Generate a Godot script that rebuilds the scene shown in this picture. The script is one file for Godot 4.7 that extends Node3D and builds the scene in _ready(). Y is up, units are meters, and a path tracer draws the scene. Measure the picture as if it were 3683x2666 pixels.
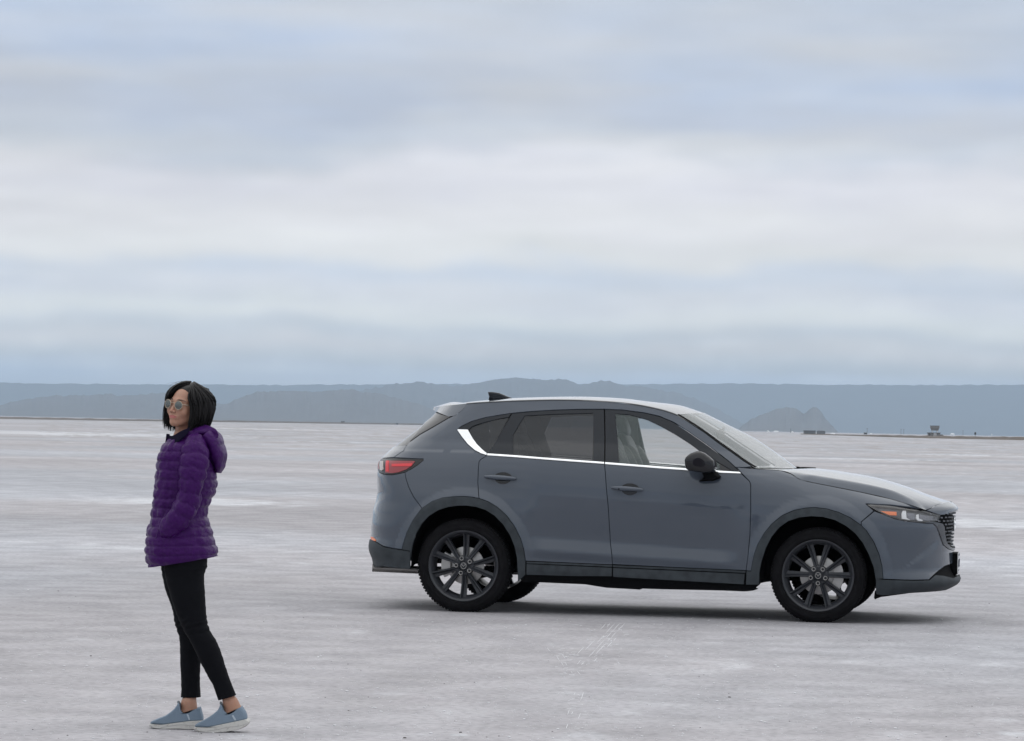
extends Node3D
# A grey SUV and a woman in a purple jacket on a salt flat under an overcast sky.
const PW := 3683.0
const PH := 2666.0
const FOC := 12150.0
const ROLL := 0.020193
const EYE := 1.426
const HORIZON := 1494.0
var cam_b: Basis
var cam_o := Vector3(0, EYE, 0)
var car_t: Transform3D
var car_i: Transform3D
var rng := RandomNumberGenerator.new()
var taken := {}
var M := {}


# ---------------------------------------------------------------- mesh builder
class MB:
	var v := PackedVector3Array()
	var n := PackedVector3Array()
	var c := PackedColorArray()
	var idx := PackedInt32Array()

	func vert(p: Vector3, nn: Vector3) -> int:
		v.append(p)
		n.append(nn)
		return v.size() - 1

	func tri_i(a: int, b: int, d: int) -> void:
		# Godot: front faces run clockwise; turn the triangle to suit its normals
		var g := (v[d] - v[a]).cross(v[b] - v[a])
		if g.dot(n[a] + n[b] + n[d]) < 0.0:
			idx.append_array([a, d, b])
		else:
			idx.append_array([a, b, d])

	func flat(a: Vector3, b: Vector3, d: Vector3, out_from: Vector3) -> void:
		var g := (d - a).cross(b - a).normalized()
		if g.dot((a + b + d) / 3.0 - out_from) < 0.0:
			g = -g
		tri_i(vert(a, g), vert(b, g), vert(d, g))

	func box(ctr: Vector3, half: Vector3, b := Basis()) -> void:
		for ax in 3:
			for s in [-1.0, 1.0]:
				var nn := Vector3()
				nn[ax] = s
				var u := Vector3()
				u[(ax + 1) % 3] = 1.0
				var w := Vector3()
				w[(ax + 2) % 3] = 1.0
				var q := []
				for k in [[-1, -1], [1, -1], [1, 1], [-1, 1]]:
					q.append(vert(ctr + b * ((nn + u * k[0] + w * k[1]) * half), (b * nn).normalized()))
				tri_i(q[0], q[1], q[2])
				tri_i(q[0], q[2], q[3])

	# grid of points, smooth normals, turned outwards from `from` (or from the middle)
	func grid(rows: Array, wrap := false, from = null, flip := false) -> void:
		var nr := rows.size()
		var nc: int = rows[0].size()
		var base := v.size()
		var acc := PackedVector3Array()
		acc.resize(nr * nc)
		var pts := PackedVector3Array()
		for r in rows:
			pts.append_array(r)
		var mid := Vector3()
		for p in pts:
			mid += p
		mid /= pts.size()
		if from != null:
			mid = from
		var t := PackedInt32Array()
		var score := 0.0
		for i in nr - 1:
			for j in (nc if wrap else nc - 1):
				var a := i * nc + j
				var b := i * nc + (j + 1) % nc
				var d := a + nc
				var e := b + nc
				for q in [[a, b, e], [a, e, d]]:
					var g: Vector3 = (pts[q[2]] - pts[q[0]]).cross(pts[q[1]] - pts[q[0]])
					score += g.dot((pts[q[0]] + pts[q[1]] + pts[q[2]]) / 3.0 - mid)
					acc[q[0]] += g
					acc[q[1]] += g
					acc[q[2]] += g
					t.append_array([q[0], q[1], q[2]])
		var s := 1.0 if score >= 0.0 else -1.0
		if flip:
			s = -s
		for i in pts.size():
			var g := acc[i] * s
			vert(pts[i], g.normalized() if g.length_squared() > 1e-20 else Vector3.UP)
		for k in range(0, t.size(), 3):
			if s > 0:
				idx.append_array([base + t[k], base + t[k + 1], base + t[k + 2]])
			else:
				idx.append_array([base + t[k], base + t[k + 2], base + t[k + 1]])

	func fan(ring: PackedVector3Array, out_from: Vector3) -> void:
		var m := Vector3()
		for p in ring:
			m += p
		m /= ring.size()
		for i in ring.size():
			flat(m, ring[i], ring[(i + 1) % ring.size()], out_from)

	# tube along a path, radius per point
	func tube(path: Array, rad: Array, sides := 8, cap := true, squash := 1.0) -> void:
		var rows := []
		var up := Vector3(0.13, 0.9, 0.41).normalized()
		for i in path.size():
			var d: Vector3 = (path[mini(i + 1, path.size() - 1)] - path[maxi(i - 1, 0)]).normalized()
			var x := up.cross(d).normalized()
			var y := d.cross(x)
			var row := PackedVector3Array()
			for k in sides:
				var a := TAU * k / sides
				row.append(path[i] + (x * cos(a) + y * sin(a) * squash) * rad[mini(i, rad.size() - 1)])
			rows.append(row)
		var mid: Vector3 = path[path.size() / 2]
		var first := v.size()
		grid(rows, true, null)
		if cap:
			fan(rows[0], path[mini(1, path.size() - 1)])
			fan(rows[-1], path[maxi(path.size() - 2, 0)])

	func append_xf(o: MB, x: Transform3D) -> void:
		var base := v.size()
		for i in o.v.size():
			vert(x * o.v[i], (x.basis * o.n[i]).normalized())
		for k in range(0, o.idx.size(), 3):
			tri_i(base + o.idx[k], base + o.idx[k + 1], base + o.idx[k + 2])

	func mesh(mat: Material) -> ArrayMesh:
		var a := []
		a.resize(Mesh.ARRAY_MAX)
		a[Mesh.ARRAY_VERTEX] = v
		a[Mesh.ARRAY_NORMAL] = n
		if c.size() == v.size():
			a[Mesh.ARRAY_COLOR] = c
		a[Mesh.ARRAY_INDEX] = idx
		var m := ArrayMesh.new()
		m.add_surface_from_arrays(Mesh.PRIMITIVE_TRIANGLES, a)
		m.surface_set_material(0, mat)
		return m


# ---------------------------------------------------------------- naming
func numbered(called: String) -> String:
	taken[called] = taken.get(called, -1) + 1
	return called if taken[called] == 0 else "%s_%03d" % [called, taken[called]]


func tag(o: Node, label: String, category: String, group := "", kind := "") -> void:
	o.set_meta("label", label)
	if category:
		o.set_meta("category", category)
	if group:
		o.set_meta("group", group)
	if kind:
		o.set_meta("kind", kind)


func thing(called: String, label: String, category: String, at := Vector3.ZERO, turn := 0.0, group := "") -> Node3D:
	var o := Node3D.new()
	o.name = numbered(called)
	add_child(o)
	o.position = at
	o.rotation.y = turn
	tag(o, label, category, group)
	return o


func part(called: String, b: MB, mat: Material, parent: Node, label := "") -> MeshInstance3D:
	var o := MeshInstance3D.new()
	o.name = called if parent != self else numbered(called)
	o.mesh = b.mesh(mat)
	parent.add_child(o, true)
	if label:
		o.set_meta("label", label)
	return o


func structure(called: String, b: MB, mat: Material) -> MeshInstance3D:
	var o := part(called, b, mat, self)
	o.set_meta("kind", "structure")
	return o


func holder(called: String, parent: Node, at := Vector3.ZERO) -> Node3D:
	var o := Node3D.new()
	o.name = called
	parent.add_child(o, true)
	o.position = at
	return o


# ---------------------------------------------------------------- materials
func lin(r: float, g: float, b: float, a := 1.0) -> Color:
	var k := Color(r, g, b).linear_to_srgb()
	k.a = a
	return k


func mat(called: String, r: float, g: float, b: float, rough := 0.6, metal := 0.0) -> StandardMaterial3D:
	var m := StandardMaterial3D.new()
	m.resource_name = called
	m.albedo_color = lin(r, g, b)
	m.roughness = rough
	m.metallic = metal
	M[called] = m
	return m


func noise_tex(size: int, freq: float, octaves: int, ramp: Array, sd: int, kind := FastNoiseLite.TYPE_SIMPLEX_SMOOTH, warp := 0.0, normal := 0.0) -> NoiseTexture2D:
	var f := FastNoiseLite.new()
	f.noise_type = kind
	f.seed = sd
	f.frequency = freq
	f.fractal_octaves = octaves
	f.fractal_type = FastNoiseLite.FRACTAL_FBM if octaves > 1 else FastNoiseLite.FRACTAL_NONE
	if warp > 0.0:
		f.domain_warp_enabled = true
		f.domain_warp_amplitude = warp
		f.domain_warp_frequency = freq * 2.0
	var t := NoiseTexture2D.new()
	t.width = size
	t.height = size
	t.seamless = true
	t.noise = f
	if normal > 0.0:
		t.as_normal_map = true
		t.bump_strength = normal
	if ramp.size():
		var g := Gradient.new()
		var offs := PackedFloat32Array()
		var cols := PackedColorArray()
		for q in ramp:
			offs.append(q[0])
			cols.append(lin(q[1], q[2], q[3]))
		g.offsets = offs
		g.colors = cols
		t.color_ramp = g
	return t


func tri_tex(m: StandardMaterial3D, t: Texture2D, scale: float, world := false) -> void:
	m.albedo_texture = t
	m.uv1_triplanar = true
	m.uv1_world_triplanar = world
	m.uv1_scale = Vector3.ONE * scale


func glass(called: String, r: float, g: float, b: float, a: float) -> StandardMaterial3D:
	var m := mat(called, r, g, b, 0.02)
	m.transparency = BaseMaterial3D.TRANSPARENCY_ALPHA
	m.albedo_color.a = a
	return m


# ---------------------------------------------------------------- photo pixels to places
func ray(fx: float, fy: float) -> Vector3:
	return cam_b * Vector3((fx - PW / 2.0) / FOC, -(fy - PH / 2.0) / FOC, -1.0)


func on_ground(fx: float, fy: float, y := 0.0) -> Vector3:
	var d := ray(fx, fy)
	return cam_o + d * ((y - cam_o.y) / d.y)


func at_far(fx: float, fy: float, far: float) -> Vector3:
	var d := ray(fx, fy)
	return cam_o + d * (far / -d.z)


func sstep(a: float, b: float, x: float) -> float:
	var t := clampf((x - a) / (b - a), 0.0, 1.0)
	return t * t * (3.0 - 2.0 * t)


func table(t: Array, x: float) -> float:
	if x <= t[0][0]:
		return t[0][1]
	for i in t.size() - 1:
		if x <= t[i + 1][0]:
			return lerpf(t[i][1], t[i + 1][1], (x - t[i][0]) / (t[i + 1][0] - t[i][0]))
	return t[-1][1]


# ---------------------------------------------------------------- camera, sky, sun
func build_camera() -> void:
	var yc := HORIZON + tan(ROLL) * PW / 2.0
	var pitch := atan((yc - PH / 2.0) * cos(ROLL) / FOC)
	var cam := Camera3D.new()
	cam.name = "camera"
	cam.fov = rad_to_deg(2.0 * atan(PH / 2.0 / FOC))
	cam.near = 0.5
	cam.far = 90000.0
	cam.position = cam_o
	cam.basis = Basis.from_euler(Vector3(pitch, 0, ROLL))
	cam_b = cam.basis
	add_child(cam)
	cam.current = true


# cloud layers by elevation in degrees: [elevation, r, g, b] in linear light
const SKY := [[0.0, 0.84, 0.96, 1.12], [0.77, 1.024, 1.226, 1.6], [1.03, 0.866, 0.946, 1.015], [1.34, 1.039, 1.019, 1.021], [1.65, 0.82, 0.91, 1.005], [1.95, 1.073, 1.117, 1.1], [2.34, 0.905, 0.951, 1.044], [2.79, 0.763, 0.854, 0.996], [3.1, 0.958, 0.962, 0.948], [3.56, 0.962, 0.953, 0.974], [4.33, 0.872, 0.872, 0.948], [4.86, 0.639, 0.707, 0.819], [5.32, 0.545, 0.625, 0.786], [6.09, 0.554, 0.677, 0.899], [7.24, 0.538, 0.629, 0.779], [9.0, 0.6, 0.665, 0.755], [11.0, 0.66, 0.72, 0.8], [14.0, 0.72, 0.775, 0.85], [18.0, 0.8, 0.85, 0.92], [25.0, 0.92, 0.97, 1.03], [45.0, 1.15, 1.2, 1.26], [90.0, 1.32, 1.37, 1.43]]


func sky_at(el: float) -> Vector3:
	for i in SKY.size() - 1:
		if el <= SKY[i + 1][0]:
			var t: float = clampf((el - SKY[i][0]) / (SKY[i + 1][0] - SKY[i][0]), 0.0, 1.0)
			t = t * t * (3.0 - 2.0 * t)
			return Vector3(SKY[i][1], SKY[i][2], SKY[i][3]).lerp(Vector3(SKY[i + 1][1], SKY[i + 1][2], SKY[i + 1][3]), t)
	return Vector3(0.6, 0.64, 0.7)


func build_sky() -> void:
	var w := 3072
	var h := 1536
	var im := Image.create(w, h, false, Image.FORMAT_RGBF)
	var a := FastNoiseLite.new()
	a.seed = 5
	a.frequency = 1.0
	a.fractal_octaves = 4
	var b := FastNoiseLite.new()
	b.seed = 23
	b.frequency = 1.0
	b.fractal_octaves = 5
	var low := Color(0.42, 0.43, 0.45)
	im.fill(low)
	for j in h / 2:
		var el := 90.0 - (j + 0.5) * 180.0 / h
		var step := 1 if el < 14.0 else (2 if el < 40.0 else 4)
		var ce := cos(deg_to_rad(el))
		for i in range(0, w, step):
			var az := (i + 0.5) * 360.0 / w
			var ar := deg_to_rad(az)
			# long streaks: stretched along the horizon, wrapped round it
			var px := cos(ar) * ce * 16.0
			var pz := sin(ar) * ce * 16.0
			var bend := a.get_noise_3d(px * 0.30, el * 0.14, pz * 0.30) * 0.75 * minf(1.0, el * 0.40)
			bend += b.get_noise_3d(px * 1.1, el * 1.3, pz * 1.1) * 0.30 * minf(1.0, el * 0.4)
			var k := sky_at(maxf(el + bend, 0.0))
			# loose puffs and wisps
			var puff := b.get_noise_3d(px * 3.1 + 7.0, el * 3.0, pz * 3.1)
			var wisp := a.get_noise_3d(px * 0.5 + 40.0, el * 1.25, pz * 0.5)
			var lowband := sstep(0.5, 0.9, el) * (1.0 - sstep(1.3, 1.9, el))
			k *= 1.0 + wisp * 0.07 + a.get_noise_3d(px * 0.16 + 9.0, el * 0.55, pz * 0.16 - 4.0) * 0.13 + b.get_noise_3d(px * 1.6 - 3.0, el * 3.2, pz * 1.6) * 0.075 + maxf(puff, 0.0) * 0.22 * lowband
			k = k.lerp(Vector3.ONE * (k.x + k.y + k.z) / 3.0, clampf(0.42 + wisp * 0.5, 0.15, 0.7))
			var col := Color(k.x, k.y, k.z)
			for q in step:
				im.set_pixel(i + q, j, col)
	var mt := PanoramaSkyMaterial.new()
	mt.panorama = ImageTexture.create_from_image(im)
	var sky := Sky.new()
	sky.sky_material = mt
	var e := Environment.new()
	e.background_mode = Environment.BG_SKY
	e.sky = sky
	e.tonemap_mode = Environment.TONE_MAPPER_LINEAR
	e.tonemap_exposure = 1.0
	e.sdfgi_enabled = true
	e.ssao_enabled = true
	e.ssil_enabled = true
	e.fog_enabled = true
	e.fog_density = 0.00008
	e.fog_light_color = lin(0.62, 0.80, 1.0)
	var we := WorldEnvironment.new()
	we.name = "world_environment"
	we.environment = e
	add_child(we)
	var sun := DirectionalLight3D.new()
	sun.name = "sun"
	sun.light_energy = 0.16
	sun.light_angular_distance = 110.0
	sun.light_color = Color(1.0, 0.97, 0.93)
	sun.shadow_enabled = true
	add_child(sun)
	sun.rotation_degrees = Vector3(-58, 165, 0)


# ---------------------------------------------------------------- salt flat
func build_ground() -> void:
	var m := mat("salt_crust", 1, 1, 1, 0.85)
	m.vertex_color_use_as_albedo = true
	tri_tex(m, noise_tex(1024, 0.006, 6, [[0.0, 0.72, 0.72, 0.725], [0.36, 0.86, 0.857, 0.86], [0.55, 0.92, 0.918, 0.92], [0.68, 1.0, 1.0, 1.0], [1.0, 1.12, 1.12, 1.12]], 3, FastNoiseLite.TYPE_SIMPLEX_SMOOTH, 18.0), 1.0 / 5.3, true)
	m.detail_enabled = true
	m.detail_blend_mode = BaseMaterial3D.BLEND_MODE_MUL
	m.detail_uv_layer = BaseMaterial3D.DETAIL_UV_2
	m.uv2_triplanar = true
	m.uv2_world_triplanar = true
	m.uv2_scale = Vector3.ONE / 1.37
	m.detail_albedo = noise_tex(1024, 0.02, 5, [[0.0, 0.62, 0.62, 0.625], [0.3, 0.85, 0.85, 0.85], [0.55, 0.95, 0.95, 0.95], [0.8, 1.0, 1.0, 1.0]], 11)
	m.heightmap_enabled = true
	m.heightmap_scale = 1.2
	m.heightmap_texture = noise_tex(1024, 0.012, 6, [], 17)
	var b := MB.new()
	var big := FastNoiseLite.new()
	big.seed = 31
	big.frequency = 0.05
	big.fractal_octaves = 5
	var pink := FastNoiseLite.new()
	pink.seed = 77
	pink.frequency = 0.09
	pink.fractal_octaves = 4
	var strew := FastNoiseLite.new()
	strew.seed = 8
	strew.frequency = 1.3
	strew.fractal_octaves = 5
	# white salt patches seen in the photograph: [pixel x, pixel y, half width m, half depth m]
	var pat := []
	for q in [[700, 1806, 1.8, 2.4], [480, 1972, 0.7, 0.4], [3610, 1886, 1.3, 3.0], [3560, 1640, 6.0, 7.0], [3000, 1650, 5.0, 4.0],
			[200, 1560, 14.0, 30.0], [1000, 1545, 16.0, 25.0], [3660, 2640, 0.1, 0.12], [1650, 2645, 0.05, 0.04], [2250, 1760, 2.0, 2.0]]:
		var g := on_ground(q[0], q[1])
		pat.append([g.x, g.z, q[2], q[3]])
	var angs := PackedFloat32Array()
	var x := -180.0
	while x < 180.0:
		angs.append(x)
		x += 0.075 if absf(x) < 11.0 else 4.0
	angs.append(180.0)
	var rads := PackedFloat32Array([0.02, 2.0, 5.0])
	var r := 8.0
	while r < 17000.0:
		rads.append(r)
		r *= 1.0 + clampf(r * 0.00012, 0.006, 0.05)
	var nc := angs.size()
	for i in rads.size():
		for k in nc:
			var a := deg_to_rad(angs[k])
			var p := Vector3(sin(a) * rads[i], 0.0, -cos(a) * rads[i])
			b.v.append(p)
			b.n.append(Vector3.UP)
			var s := big.get_noise_2d(p.x, p.z)
			var pk := pink.get_noise_2d(p.x * 0.5, p.z * 0.32)
			var st := strew.get_noise_2d(p.x, p.z * 0.6)
			var far := sstep(60.0, 260.0, rads[i])
			var col := Vector3(0.432, 0.440, 0.474).lerp(Vector3(0.440, 0.424, 0.442), clampf(0.5 + pk * 2.4, 0.0, 1.0))
			col *= 1.0 + s * 0.30
			var white := sstep(0.30, 0.80, st + s * 0.5) * 0.6
			for q in pat:
				var dx: float = (p.x - q[0]) / q[2]
				var dz: float = (p.z - q[1]) / q[3]
				var dd := dx * dx + dz * dz
				if dd < 4.0:
					white = maxf(white, 1.0 - sstep(0.45, 1.3, sqrt(dd) + st * 0.9))
			col = col.lerp(Vector3(0.66, 0.67, 0.70), white * 0.9)
			# farther out the crust is broken by brown mud
			var mud := far * sstep(0.05, 0.42, strew.get_noise_2d(p.x * 0.22 + 50.0, p.z * 0.05) + s * 0.3)
			col = col.lerp(Vector3(0.31, 0.28, 0.26), mud * 0.5)
			b.c.append(Color(col.x, col.y, col.z))
	for i in rads.size() - 1:
		for k in nc - 1:
			var q := i * nc + k
			b.idx.append_array([q, q + nc, q + 1, q + 1, q + nc, q + nc + 1])
	structure("salt_flat", b, m)


# ---------------------------------------------------------------- far hills
func ridge(called: String, px: Array, far: float, depth: float, m: Material, sd: int, rough: float) -> void:
	# px: crest as pixel x, y; the crest stands `far` metres away, its foot `depth` nearer
	var f := FastNoiseLite.new()
	f.seed = sd
	f.frequency = 1.0
	f.fractal_octaves = 5
	f.fractal_type = FastNoiseLite.FRACTAL_RIDGED
	var b := MB.new()
	var rows := []
	var cols := 220
	var x0: float = px[0][0]
	var x1: float = px[-1][0]
	var steps := [-1.0, -0.9, -0.75, -0.6, -0.45, -0.32, -0.2, -0.1, -0.04, 0.0, 0.08, 0.25, 0.6]
	for s in steps:
		var row := PackedVector3Array()
		for i in cols + 1:
			var fx := lerpf(x0, x1, float(i) / cols)
			var fy := table(px, fx)
			var crest := at_far(fx, fy, far)
			crest.y += f.get_noise_2d(fx * 0.02, 3.0) * 9.0 * rough * far / 12000.0
			var dir := Vector3(crest.x, 0, crest.z).normalized()
			var p: Vector3 = crest + dir * float(s) * depth
			var fall: float = pow(1.0 - absf(s), 1.35) if s < 0.0 else 1.0 - s * 1.6
			var nz := f.get_noise_2d(fx * 0.0055, s * 1.4 + sd)
			p.y = maxf(crest.y, 1.0) * clampf(fall + nz * rough * 0.24 * sin(clampf(-s, 0, 1) * PI), 0.0, 1.0) - (4.0 if s == -1.0 or s == 0.6 else 0.0)
			row.append(p)
		rows.append(row)
	b.grid(rows, false, Vector3(0, -90000, -far))
	structure(called, b, m)


func build_hills() -> void:
	var m := mat("hill_rock", 0.145, 0.142, 0.148, 1.0)
	tri_tex(m, noise_tex(512, 0.012, 5, [[0.0, 0.8, 0.8, 0.8], [0.5, 0.92, 0.92, 0.92], [1.0, 1, 1, 1]], 41), 1.0 / 1300.0, true)
	var plateau := []
	for q in [[-700, 1383], [0, 1379], [500, 1384], [1000, 1386], [1400, 1384], [1800, 1380], [2300, 1385], [2450, 1382], [2650, 1381], [2900, 1384], [3300, 1387], [3700, 1385], [4400, 1390]]:
		plateau.append(q)
	ridge("distant_plateau", plateau, 20000.0, 3000.0, m, 3, 0.5)
	var back := []
	for q in [[700, 900], [760, 880], [800, 866], [870, 852], [930, 847], [980, 853], [1020, 856], [1060, 850], [1090, 843], [1115, 839], [1140, 838], [1180, 841], [1210, 845], [1240, 840], [1260, 845], [1290, 853], [1330, 845], [1345, 844], [1380, 855], [1420, 858], [1460, 865], [1500, 871], [1540, 884], [1580, 903], [1640, 935], [1700, 955]]:
		back.append([q[0] * 1.6239, q[1] * 1.6239])
	ridge("distant_mountain", back, 14000.0, 2500.0, m, 9, 0.8)
	var left := []
	for q in [[-300, 215], [0, 197], [50, 177], [150, 160], [250, 142], [350, 136], [500, 135], [600, 130], [640, 126], [700, 138], [780, 136], [900, 121], [1000, 118], [1100, 135], [1200, 165], [1300, 192], [1400, 230], [1500, 262]]:
		left.append([q[0] / 1.62, 1340 + q[1] / 1.62])
	ridge("hill", left, 10200.0, 2200.0, m, 12, 0.6)
	var midh := []
	for q in [[1050, 285], [1150, 255], [1250, 212], [1300, 190], [1400, 150], [1500, 116], [1600, 112], [1750, 110], [1820, 117], [1900, 112], [1980, 105], [2050, 100], [2100, 114], [2200, 124], [2300, 148], [2450, 190], [2600, 240], [2750, 300]]:
		midh.append([q[0] / 1.62, 1340 + q[1] / 1.62])
	ridge("hill", midh, 9600.0, 2100.0, m, 15, 0.6)
	var small := []
	for q in [[-120, 490], [-40, 420], [0, 392], [60, 366], [150, 330], [230, 302], [300, 291], [380, 306], [440, 345], [470, 325], [500, 303], [525, 294], [550, 296], [590, 332], [620, 380], [650, 420], [690, 462], [730, 500]]:
		small.append([2700 + q[0] / 2.307, 1340 + q[1] / 2.307])
	ridge("hill", small, 9000.0, 1500.0, m, 19, 0.45)


# a low long bank of mud at the far edge of the salt: [pixel x, salt edge pixel y, crest pixel y]
func bank(called: String, label: String, pts: Array, m: Material) -> void:
	var f := FastNoiseLite.new()
	f.seed = 4
	f.frequency = 0.05
	f.fractal_octaves = 4
	var b := MB.new()
	var rows := [PackedVector3Array(), PackedVector3Array(), PackedVector3Array(), PackedVector3Array(), PackedVector3Array()]
	for i in 161:
		var fx := lerpf(pts[0][0], pts[-1][0], i / 160.0)
		var foot := []
		var top := []
		for q in pts:
			foot.append([q[0], q[1]])
			top.append([q[0], q[2]])
		var g := on_ground(fx, table(foot, fx))
		var crest := at_far(fx, table(top, fx), -g.z * 1.012)
		var dir := Vector3(g.x, 0, g.z).normalized()
		var hh := maxf(crest.y, 0.25) * (0.9 + 0.25 * f.get_noise_1d(i * 3.0))
		rows[0].append(g + Vector3(0, -0.1, 0))
		rows[1].append(g + dir * 5.0 + Vector3(0, hh * 0.45, 0))
		rows[2].append(g + dir * 14.0 + Vector3(0, hh * (0.95 + 0.1 * f.get_noise_1d(i * 9.0)), 0))
		rows[3].append(g + dir * 60.0 + Vector3(0, hh, 0))
		rows[4].append(g + dir * 400.0 + Vector3(0, -0.3, 0))
	b.grid(rows, false, Vector3(0, -9000, -1500))
	var o := structure(called, b, m)
	o.set_meta("label", label)


# ---------------------------------------------------------------- the SUV
# own axes: x forward, y up, z to its right (the side towards the camera); 0 is the ground under the middle of the wheelbase
const AXLE := 1.349
const TYRE := 0.358
const NOSE := [[0.15, 2.10], [0.2, 2.2], [0.24, 2.27], [0.277, 2.345], [0.313, 2.372], [0.345, 2.358], [0.40, 2.325], [0.53, 2.318], [0.73, 2.332], [0.83, 2.338], [0.868, 2.343], [0.91, 2.285], [0.95, 2.17], [1.016, 1.99], [1.08, 1.75], [1.12, 1.55], [1.16, 1.45], [1.8, 1.45]]
const TAIL := [[0.15, -2.0], [0.2, -2.05], [0.319, -2.18], [0.366, -2.186], [0.43, -2.214], [0.471, -2.219], [0.54, -2.204], [0.636, -2.204], [0.743, -2.192], [0.82, -2.168], [0.885, -2.160], [1.014, -2.168], [1.109, -2.165], [1.15, -2.146], [1.244, -2.048], [1.349, -1.92], [1.482, -1.755], [1.559, -1.69], [1.8, -1.50]]
const SECT := [[0.1, -0.10], [0.2, -0.052], [0.30, -0.026], [0.375, -0.026], [0.39, -0.026], [0.435, -0.011], [0.452, -0.007], [0.548, -0.031], [0.60, -0.0262], [0.68, -0.0155], [0.77, -0.0055], [0.87, 0.0], [0.95, -0.0045], [1.03, -0.0145], [1.09, -0.025], [1.145, -0.038], [1.3, -0.085]]
var sect_soft := PackedFloat32Array()
var nose_soft := PackedFloat32Array()
var tail_soft := PackedFloat32Array()
const CF := 0.62
const NF := 2.2
const CR := 0.42
const NR := 2.5


func soften(t: Array, width: float) -> PackedFloat32Array:
	var out := PackedFloat32Array()
	for i in 401:
		var y := i * 0.0045
		var s := 0.0
		var w := 0.0
		for k in range(-6, 7):
			var g := exp(-k * k / 9.0)
			s += table(t, y + k * width / 3.0) * g
			w += g
		out.append(s / w)
	return out


func soft_at(t: PackedFloat32Array, y: float) -> float:
	var q := clampf(y / 0.0045, 0.0, 399.0)
	var i := int(q)
	return lerpf(t[i], t[i + 1], q - i)


func belt(x: float) -> float:
	return 1.1455 - 0.0536 * clampf(x, -1.5, 3.0) + (0.0 if x > -1.5 else (x + 1.5) * 0.02)


# top edge of the front wings (the shut line of the bonnet), by x
const WING := [[0.5, 1.30], [0.85, 1.150], [1.04, 1.131], [1.12, 1.107], [1.25, 1.058], [1.41, 1.024], [1.64, 0.982], [1.87, 0.936], [2.03, 0.894], [2.13, 0.862], [2.35, 0.80]]


func bow(h: float, k: float) -> float:
	return 0.5 * (h + sqrt(h * h + k * k))


# half width of the body without the rounding of the two ends
func side_w(x: float, y: float) -> float:
	var yb := belt(x)
	var inside := sstep(-0.92, -0.72, x) * (1.0 - sstep(0.60, 0.80, x))
	var yy := y + 0.044 * x
	var g := soft_at(sect_soft, yy if inside > 0.0 else y)
	if inside < 1.0:
		# towards the wheels the hollow and the lip of the doors die out
		g = lerpf(soft_at(sect_soft, y) if y > 0.87 else soft_at(sect_soft, 0.87) - 0.030 * pow((0.87 - y) / 0.6, 2.0), g, inside)
	var w := 0.890 + g * (0.9 if y < yb else 1.0)
	w -= 0.010 * pow(absf(x - 0.1) / 1.6, 3.0)
	# wheel arches: a broad swelling and a crisp chamfer
	for s in [-1.0, 1.0]:
		var dx: float = (x - s * AXLE) * 1.10
		var dy := y - 0.345
		if absf(dx) < 1.1 and dy < 1.0:
			var r := sqrt(dx * dx + maxf(dy, -0.1) * maxf(dy, -0.1))
			w += 0.014 * (1.0 - sstep(0.55, 0.98, r)) * (1.0 - sstep(0.75, 1.0, y))
			w += 0.020 * clampf((0.607 - r) / 0.065, 0.0, 1.0)
	# the leaning cabin above the belt; over the front wings the surface rolls in to the bonnet
	var front := sstep(0.62, 1.02, x)
	var back := 1.0 - sstep(-1.75, -1.0, x)
	var h := bow(y - yb - 0.02 * back, lerpf(0.035, 0.16, back)) - lerpf(0.0005, 0.006, back)
	var cabin := 0.40 * h + 0.12 * h * h
	var hw := bow(y - (table(WING, x) - 0.115), 0.06) - 0.006
	var wing := 0.55 * hw + 2.2 * hw * hw
	# scooped facets low on the front corners
	if x > 1.9 and y < 0.85 and y > 0.36:
		var l1 := (x - 1.955) * 0.80 - (y - 0.40) * 0.60
		var l2 := (y - 0.40) * 0.86 - (x - 1.955) * 0.51
		w -= 0.42 * clampf(minf(l1, l2), 0.0, 0.12)
	return w - maxf(lerpf(cabin, wing, front), 0.0) - 0.035 * back * clampf((y - 0.9) / 0.5, 0.0, 1.0)


func ends(x: float, y: float) -> float:
	var a := clampf((soft_at(nose_soft, y) - x) / CF, 0.0, 1.0)
	var b := clampf((x - soft_at(tail_soft, y)) / CR, 0.0, 1.0)
	return pow(maxf(0.0, 1.0 - pow(1.0 - a, NF)), 1.0 / NF) * pow(maxf(0.0, 1.0 - pow(1.0 - b, NR)), 1.0 / NR)


func wide(x: float, y: float) -> float:
	return side_w(x, y) * ends(x, y)


# surface point and normal at (x, y), moved out by `off`
func skin(x: float, y: float, off: float) -> Array:
	var xf := soft_at(nose_soft, y)
	var xr := soft_at(tail_soft, y)
	var room := minf(xf - x, x - xr)
	var nn: Vector3
	if room < 2e-4:
		var yd := 0.01
		if xf - x < x - xr:
			nn = Vector3(1, -(soft_at(nose_soft, y + yd) - soft_at(nose_soft, y - yd)) / (2 * yd), 0.02).normalized()
		else:
			nn = Vector3(-1, (soft_at(tail_soft, y + yd) - soft_at(tail_soft, y - yd)) / (2 * yd), 0.02).normalized()
	else:
		var e := minf(0.005, room * 0.45)
		var ey := 0.005
		nn = Vector3(-(wide(x + e, y) - wide(x - e, y)) / (2 * e), -(wide(x, y + ey) - wide(x, y - ey)) / (2 * ey), 1.0).normalized()
	return [Vector3(x, y, wide(x, y)) + nn * off, nn]


func car_pt(ax: float, ay: float, z: float) -> Vector3:
	var o := car_i * cam_o
	var d := car_i.basis * ray(1280.0 + ax / 1.8245, 1340.0 + ay / 1.8245)
	return o + d * ((z - o.z) / d.z)


func on_side(ax: float, ay: float) -> Vector2:
	var z := 0.8
	var p := Vector3()
	for k in 14:
		p = car_pt(ax, ay, z)
		z = lerpf(z, wide(p.x, p.y), 0.55)
	return Vector2(p.x, p.y)


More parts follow.
